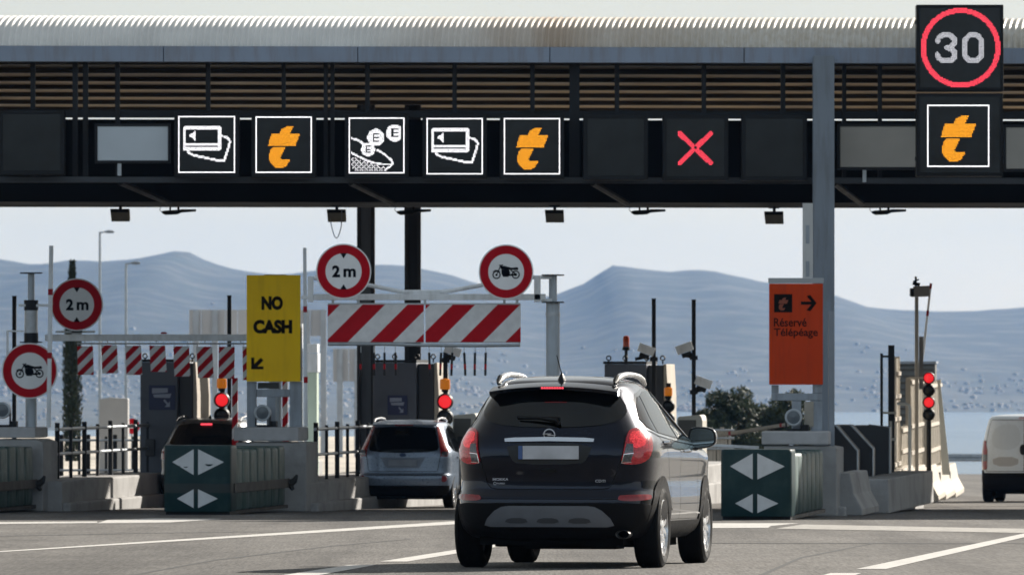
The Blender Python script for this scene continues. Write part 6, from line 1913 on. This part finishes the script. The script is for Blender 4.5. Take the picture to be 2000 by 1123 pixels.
def frame_post():
    d = 119.5; fr = Fr(1731, d)
    t = thing('black_frame', 'black twin post frame at the left end of the slatted screens', 'frame', fr.loc, 0)
    X, Z = fr.x, fr.z
    for a, b, top in ((1719.5, 1724.5, 690), (1735, 1747, 674)):
        mb = MB(); mb.box(X(a), X(b), 0, .08, 0, Z(top)); mb.build('post', m_black, t, smooth=0)
    mb = MB()
    mb.box(X(1724.5) + .002, X(1735) - .002, .02, .06, Z(698), Z(694)); mb.build('tie', m_black, t, smooth=0)
    mb = MB(); mb.box(X(1724), X(1750), -.03, -.002, Z(808), Z(804)); mb.box(X(1726), X(1750), -.03, -.002, Z(860), Z(855)); mb.box(X(1737), X(1742), -.03, -.002, Z(853), Z(822)); mb.build('latch', m_concp, t, smooth=0)
frame_post()
def bent_post():
    d = 121.0; fr = Fr(1776, d, base=gz(d) + .6)
    mb = MB(); X, Z = fr.x, fr.z
    mb.tube([(X(1776.5), 0, 0), (X(1776.5), 0, Z(797)), (X(1775), 0, Z(791)), (X(1770), 0, Z(789)), (X(1752), 0, Z(788))], .028, 8)
    o = mb.build('white_bent_post', mat('cream_paint', (.62, .60, .54), .5, 0, .06, 4)); o.location = fr.loc
    tag(o, 'cream white post bent to the left at its top in front of the slatted screens', 'post')
bent_post()
def camera_mast():
    d = 124.5; fr = Fr(1790, d)
    t = thing('camera_mast', 'tall beige mast with a box camera and small antenna on top', 'camera mast', fr.loc, 0)
    X, Z = fr.x, fr.z
    mm = mat('mast_beige', (.33, .30, .26), .5, .2, .1, 4)
    mb = MB(); mb.box(X(1787), X(1794), 0, .07, 0, Z(580)); mb.build('mast', mm, t, smooth=0, bevel=.006)
    mb = MB(); mb.add([(X(1785), -.02, Z(559)), (X(1816), -.02, Z(558)), (X(1816), -.02, Z(579)), (X(1781), -.02, Z(580)), (X(1785), .2, Z(559)), (X(1816), .2, Z(558)), (X(1816), .2, Z(579)), (X(1781), .2, Z(580))],
                      [(0, 1, 2, 3), (7, 6, 5, 4), (0, 4, 5, 1), (3, 2, 6, 7), (0, 3, 7, 4), (1, 5, 6, 2)]); mb.build('camera_box', mat('camera_taupe', (.24, .22, .20), .5, .1, .08, 6), t, smooth=0, bevel=.01)
    mb = MB(); mb.box(X(1778), X(1785), -.03, .21, Z(579), Z(563)); mb.build('camera_front', m_black, t, smooth=0, bevel=.01)
    mb = MB(); mb.cyl((X(1789), .05, Z(559)), (X(1789), .05, Z(540)), .02, n=8); mb.tube([(X(1783), .05, Z(553)), (X(1797), .05, Z(556))], .03, 8); mb.tube([(X(1784), .05, Z(550)), (X(1795), .05, Z(546))], .014, 6); mb.build('antenna', m_dark, t)
    mb = MB(); mb.box(X(1796), X(1804), .1, .2, Z(760), Z(657)); mb.build('cable_duct', mat('duct_taupe', (.16, .155, .15), .6, 0, .1, 4), t, smooth=0)
    mb = MB(); mb.box(X(1775), X(1803), -.03, -.01, Z(740), Z(736)); mb.build('cross_bar', m_concp, t, smooth=0)
camera_mast()
def stay():
    d = 131.0; fr = Fr(1836, d, base=gz(d) + .55)
    mb = MB(); X, Z = fr.x, fr.z
    mb.add([(X(1831), 0, Z(742)), (X(1836), 0, Z(742)), (X(1856), 0, 0), (X(1840), 0, 0), (X(1831), .06, Z(742)), (X(1836), .06, Z(742)), (X(1856), .06, 0), (X(1840), .06, 0)], [(0, 1, 2, 3), (7, 6, 5, 4), (0, 4, 5, 1), (1, 5, 6, 2), (2, 6, 7, 3), (3, 7, 4, 0)])
    o = mb.build('sloping_stay', mat('stay_white', (.58, .60, .57), .5, 0, .06, 4), smooth=0, bevel=.005); o.location = fr.loc
    tag(o, 'white sloping stay panel at the right end of the slatted screens', 'stay')
stay()
def guard_rail():
    d = 297.0; fr = Fr(1850, d)
    t = thing('guard_rail', 'grey steel guard rail along the crest beyond the white van', 'guard rail', (0, d, gz(d)), 0)
    mb = MB(); z0 = .55
    xs = (-70, 75)
    prof = [(0, .0), (-.05, .05), (-.05, .12), (0, .16), (-.05, .20), (-.05, .27), (0, .32)]
    v = [(xs[0], y, z0 + z) for y, z in prof] + [(xs[1], y, z0 + z) for y, z in prof]
    n = len(prof); mb.add(v, [(i, i+1, n+i+1, n+i) for i in range(n-1)]); mb.build('rail', m_galv, t, smooth=0)
    mb = MB()
    for k in range(37):
        x = -70 + k * 4; mb = MB(); mb.box(x - .06, x + .06, .02, .12, 0, z0 + .28); mb.build('post', m_galv, t, smooth=0)
guard_rail()

# ---------------------------------------------------------------- behind the lanes on the left
def apron():
    mb = MB()
    # the exit road climbs away on the left, pale worn concrete
    m = mat('pale_concrete_road', (0.60, 0.54, 0.46), 0.55, 0, 0.12, .4, 0.1, dirt=(0.30, 0.27, 0.23), dirt_amt=.5, dirt_scale=.3)
    y0, y1 = 158.0, 262.0
    z0 = gz(y0) + .02; z1 = WZ(852, y1)
    nx, ny = 2, 10; v = []; f = []
    for j in range(ny + 1):
        u = j / ny; y = y0 + (y1 - y0) * u; z = z0 + (z1 - z0) * (u * u * (3 - 2*u))
        v += [(-60, y, z), (WX(1010, y), y, z)]
    for j in range(ny): f.append((2*j, 2*j+1, 2*j+3, 2*j+2))
    mb.add(v, f); struct(mb.build('exit_road', m, smooth=40, fix=False))
    mb = MB(); k = len(v)
    v2 = [v[2*j+1] for j in range(ny + 1)] + [(v[2*j+1][0] + .3, v[2*j+1][1], gz(v[2*j+1][1]) - .6) for j in range(ny + 1)]
    mb.add(v2, [(j, j+1, ny+1+j+1, ny+1+j) for j in range(ny)])
    b1, b2 = v[2*ny], v[2*ny+1]
    mb.add([b1, b2, (b2[0], b2[1] + 30, gz(290) - 2), (b1[0], b1[1] + 30, gz(290) - 2)], [(0, 1, 2, 3)])
    struct(mb.build('road_bank', m_earth, smooth=0, fix=False))
apron()
def cypress(px, d, ptop, w_px, label):
    fr = Fr(px, d)
    t = thing('cypress_tree', label, 'tree', fr.loc, 0)
    H = fr.z(ptop); R0 = w_px / 2 / fr.s
    mb = MB(); mb.cyl((0, 0, 0), (0, 0, H * .9), .09, .02, 8); mb.build('trunk', mat('bark', (.06, .045, .03), .9, 0, .2, 8), t)
    rnd = random.Random(11); mb = MB()
    for _ in range(9000):
        u = rnd.random() ** .8; z = .25 + u * (H - .25)
        prof = min(1, (1.02 - u) * 2.2 + .04) ** .75 * (0.55 + .45 * min(1, u * 6))
        a = rnd.uniform(0, 2*pi); rr = R0 * prof * sqrt(rnd.random()) * (1 + .12 * sin(5 * a + z * 3))
        c = Vector((rr*cos(a), rr*sin(a), z)); s = rnd.uniform(.035, .085)
        up = Vector((cos(a)*.35 + rnd.gauss(0, .3), sin(a)*.35 + rnd.gauss(0, .3), 1)).normalized(); sd = up.cross(Vector((rnd.gauss(0, 1), rnd.gauss(0, 1), 0))).normalized()
        mb.add([c - sd*s*.4, c + sd*s*.4, c + up*s*1.8], [(0, 1, 2)], rnd.choice((0, 0, 1)))
    mb.build('crown', [mat('cypress_dark', (.010, .019, .009), .8, 0, .3, 2), mat('cypress_mid', (.018, .030, .013), .8, 0, .3, 2)], t, smooth=0, fix=False)
cypress(141, 205, 513, 34, 'tall slim dark cypress behind the left 2 m sign')
def bush(px, d, ptop, w_px, label, seed, mats):
    fr = Fr(px, d)
    t = thing('olive_tree', label, 'tree', fr.loc, 0, 'dark trees beyond the lanes')
    H = fr.z(ptop); W = w_px / 2 / fr.s
    rnd = random.Random(seed)
    mbt = MB(); cl = []
    for k in range(5):
        a = 2*pi*k/5 + rnd.uniform(-.3, .3); q = Vector((cos(a)*W*.5, sin(a)*W*.5, H*rnd.uniform(.55, .8)))
        mbt.tube([(0, 0, 0), (q.x*.25, q.y*.25, H*.3), tuple(q)], [.12, .08, .03], 7)
    mbt.build('trunk', mat('bark', (.06, .045, .03), .9), t)
    for k in range(34):
        a = rnd.uniform(0, 2*pi); r = W * sqrt(rnd.random()) * .80; z = H * rnd.uniform(.12, .86)
        lim = 1 - max(0, (z/H - .55)) * 1.3
        cl.append((Vector((r*cos(a)*lim, r*sin(a)*lim, z)), rnd.uniform(.30, .55) * W * .75, rnd.choice((0, 0, 1, 2))))
    mb = MB()
    for c, r, mi in cl:
        for _ in range(330):
            d_ = Vector((rnd.gauss(0, 1), rnd.gauss(0, 1), rnd.gauss(0, .8))).normalized() * r * rnd.random() ** .35
            p = c + d_
            if p.z > H * 1.01 or p.z < .1: continue
            s = rnd.uniform(.05, .10); n1 = Vector((rnd.gauss(0, 1), rnd.gauss(0, 1), rnd.gauss(0, 1))).normalized(); n2 = n1.orthogonal().normalized()
            mb.add([p - n1*s*1.4, p + n2*s*.5, p + n1*s*1.4, p - n2*s*.5], [(0, 1, 2, 3)], mi if rnd.random() < .8 else 2)
    mb.build('crown', mats, t, smooth=0, fix=False)
bm_ = [mat('leaf_dark', (.016, .027, .011), .7, 0, .3, 2), mat('leaf_mid', (.032, .048, .018), .7, 0, .3, 2), mat('leaf_olive', (.058, .072, .034), .7, 0, .3, 2)]
bush(1430, 240, 752, 140, 'dark bushy tree behind the lowered beige arm', 21, bm_)
bush(1525, 252, 748, 130, 'dark bushy tree behind the orange sign', 22, bm_)
bush(1470, 256, 774, 150, 'dark low bush between the two bushy trees', 24, bm_)
bush(1378, 262, 778, 70, 'small dark bush beside the pole with two cameras', 23, bm_)
def lamp_post(px, d, ptop, label):
    fr = Fr(px, d)
    t = thing('street_lamp', label, 'street lamp', fr.loc, 0, 'street lamps beyond the lanes')
    H = fr.z(ptop)
    mb = MB(); mb.cyl((0, 0, 0), (0, 0, H), .075, .05, 10); mb.build('pole', m_galv, t)
    mb = MB(); mb.tube([(0, 0, H - .04), (.22, 0, H), (.28, 0, H)], .03, 8); mb.tube([(.22, 0, H), (.36, 0, H + .01), (.56, 0, H), (.62, 0, H - .01)], [.05, .09, .07, .02], 8, sx=.6); mb.build('lamp_head', m_grey, t)
lamp_post(195, 300, 453, 'taller grey street lamp right of the left 2 m sign')
lamp_post(246, 296, 514, 'shorter grey street lamp between the tall lamp and the yellow sign')
def far_panel(label, px0, px1, pt, pb, d, posts):
    fr = Fr((px0 + px1) / 2, d)
    t = thing('sign_back', label, 'sign back', fr.loc, 0, 'grey backs of far signs')
    X, Z = fr.x, fr.z
    mg = mat('far_sign_grey', (.40, .41, .43), .6, 0, .06, .8)
    n = int((px1 - px0) / 22); w = (X(px1) - X(px0)) / n
    for k in range(n):
        a = X(px0) + k * w; mb = MB(); mb.box(a + .008, a + w - .008, 0, .04, Z(pb), Z(pt)); mb.build('plank', mg, t, smooth=0)
    for px in posts:
        mb = MB(); mb.box(X(px) - .09, X(px) + .09, -.16, -.002, 0, Z(pt)); mb.build('post', m_grey, t, smooth=0)
far_panel('wide grey back of a far sign behind the yellow sign', 369, 630, 605, 656, 215, (383, 420, 600, 632))
far_panel('small grey back of a far sign behind the dark rear columns', 650, 712, 681, 745, 212, (664, 698))
def kiosk(label, px0, px1, pt, d, m_, base_h=.4):
    fr = Fr((px0 + px1) / 2, d, base=gz(d) + base_h)
    t = thing('pay_machine', label, 'pay machine', fr.loc, AX, 'rounded cream pay machines')
    hw = (px1 - px0) / 2 / fr.s; zt = fr.z(pt)
    ring = chaikin([(-hw, zt - .02), (hw * .8, zt), (hw, zt - .1), (hw, 0), (-hw, 0)], 0)
    mb = MB(); mb.prism([(-hw, 0), (hw, 0), (hw, zt - .10), (hw * .9, zt - .02), (hw * .75, zt), (-hw * .9, zt - .03), (-hw, zt - .08)], 0, .7); mb.build('cabinet', m_, t, smooth=0, bevel=.012)
    mb = MB(); mb.box(-hw * .9, hw * .5, -.012, -.002, zt * .3, zt - .09); mb.build('front_panel', mat('machine_panel', (.10, .095, .085), .5, 0, .12, 4), t, smooth=0, bevel=.005)
    mb = MB(); mb.box(-hw * .6, hw * .2, -.02, -.013, zt * .55, zt * .68); mb.build('screen', m_screen, t, smooth=0)
m_cream = mat('cream_cabinet', (.55, .53, .47), .5, 0, .06, 3)
kiosk('cream pay machine between the silver hatchback and the SUV', 884, 932, 807, 122.5, m_cream)
kiosk('cream pay machine just right of the SUV, under the camera pole', 1322, 1372, 810, 122.5, m_cream)
def tall_column():
    d = 140.0; fr = Fr(606, d)
    t = thing('lit_column', 'tall pale green and white lift column right of the yellow sign', 'column', fr.loc, AX)
    X, Z = fr.x, fr.z
    mb = MB(); mb.box(X(600), X(619), 0, .25, 0, Z(727)); mb.build('shaft', mat('pale_green_paint', (.50, .60, .50), .5, 0, .06, 2), t, smooth=0, bevel=.01)
    mb = MB(); mb.box(X(598), X(621), -.03, .3, Z(727) + .002, Z(690)); mb.box(X(599), X(620), -.02, .28, Z(689), Z(672)); mb.build('head', m_white, t, smooth=0, bevel=.01)
    mb = MB(); mb.box(X(583), X(590), 0, .1, 0, Z(632)); mb.build('side_mast', m_white, t, smooth=0)
tall_column()
def striped_post(px, d, pt, label):
    fr = Fr(px, d, base=gz(d) + .46)
    hw = 5.5 / fr.s
    mb = MB(); mb.box(-hw, hw, -hw, hw, 0, fr.z(pt)); o = mb.build('striped_post', stripe_mat('post_stripes', .30, .1, .8), smooth=0, bevel=.004); o.location = fr.loc
    tag(o, label, 'post', 'red and white striped posts')
striped_post(459, 122.0, 738, 'red and white striped post left of the yellow sign frame')
striped_post(557, 122.5, 745, 'red and white striped post seen through the yellow sign frame')
def far_blocks():
    fr = Fr(222, 170)
    mb = MB(); hw = 28 / fr.s
    mb.prism([(-hw, 0), (hw, 0), (hw, fr.z(778)), (-hw * .2, fr.z(776)), (-hw, fr.z(779))], 0, .6)
    o = mb.build('grey_cabinet', mat('cabinet_grey', (.30, .30, .30), .6, 0, .08, 2), smooth=0, bevel=.02); o.location = fr.loc
    tag(o, 'plain grey cabinet seen over the fence on the left', 'cabinet')
    fr = Fr(258, 172); hw = 9 / fr.s
    t = thing('round_sign', 'small red and white round sign beside the left booth, seen over the fence', 'road sign', fr.loc, 0, 'red ringed round signs')
    mb = MB(); mb.disc(0, fr.z(832), 0, .19, 28, .02); mb.build('plate', m_signr, t); mb = MB(); mb.box(-.11, .11, -.003, -.001, fr.z(836), fr.z(828)); mb.build('white_bar', m_signw, t, smooth=0)
    mb = MB(); mb.cyl((0, .05, 0), (0, .05, fr.z(820)), .03, n=8); mb.build('pole', m_galv, t)
far_blocks()
crossfence('pale far fence with thin bars behind the door mirror of the SUV', 1366, 1425, 150, 838, 900, 9, 'far fences', m_concp, (0.03, .28, .62))
crossfence('dark far fence with thin bars seen through the left island fence', 120, 330, 148, 852, 925, 13, 'far fences', m_dark, (0.1, .9))
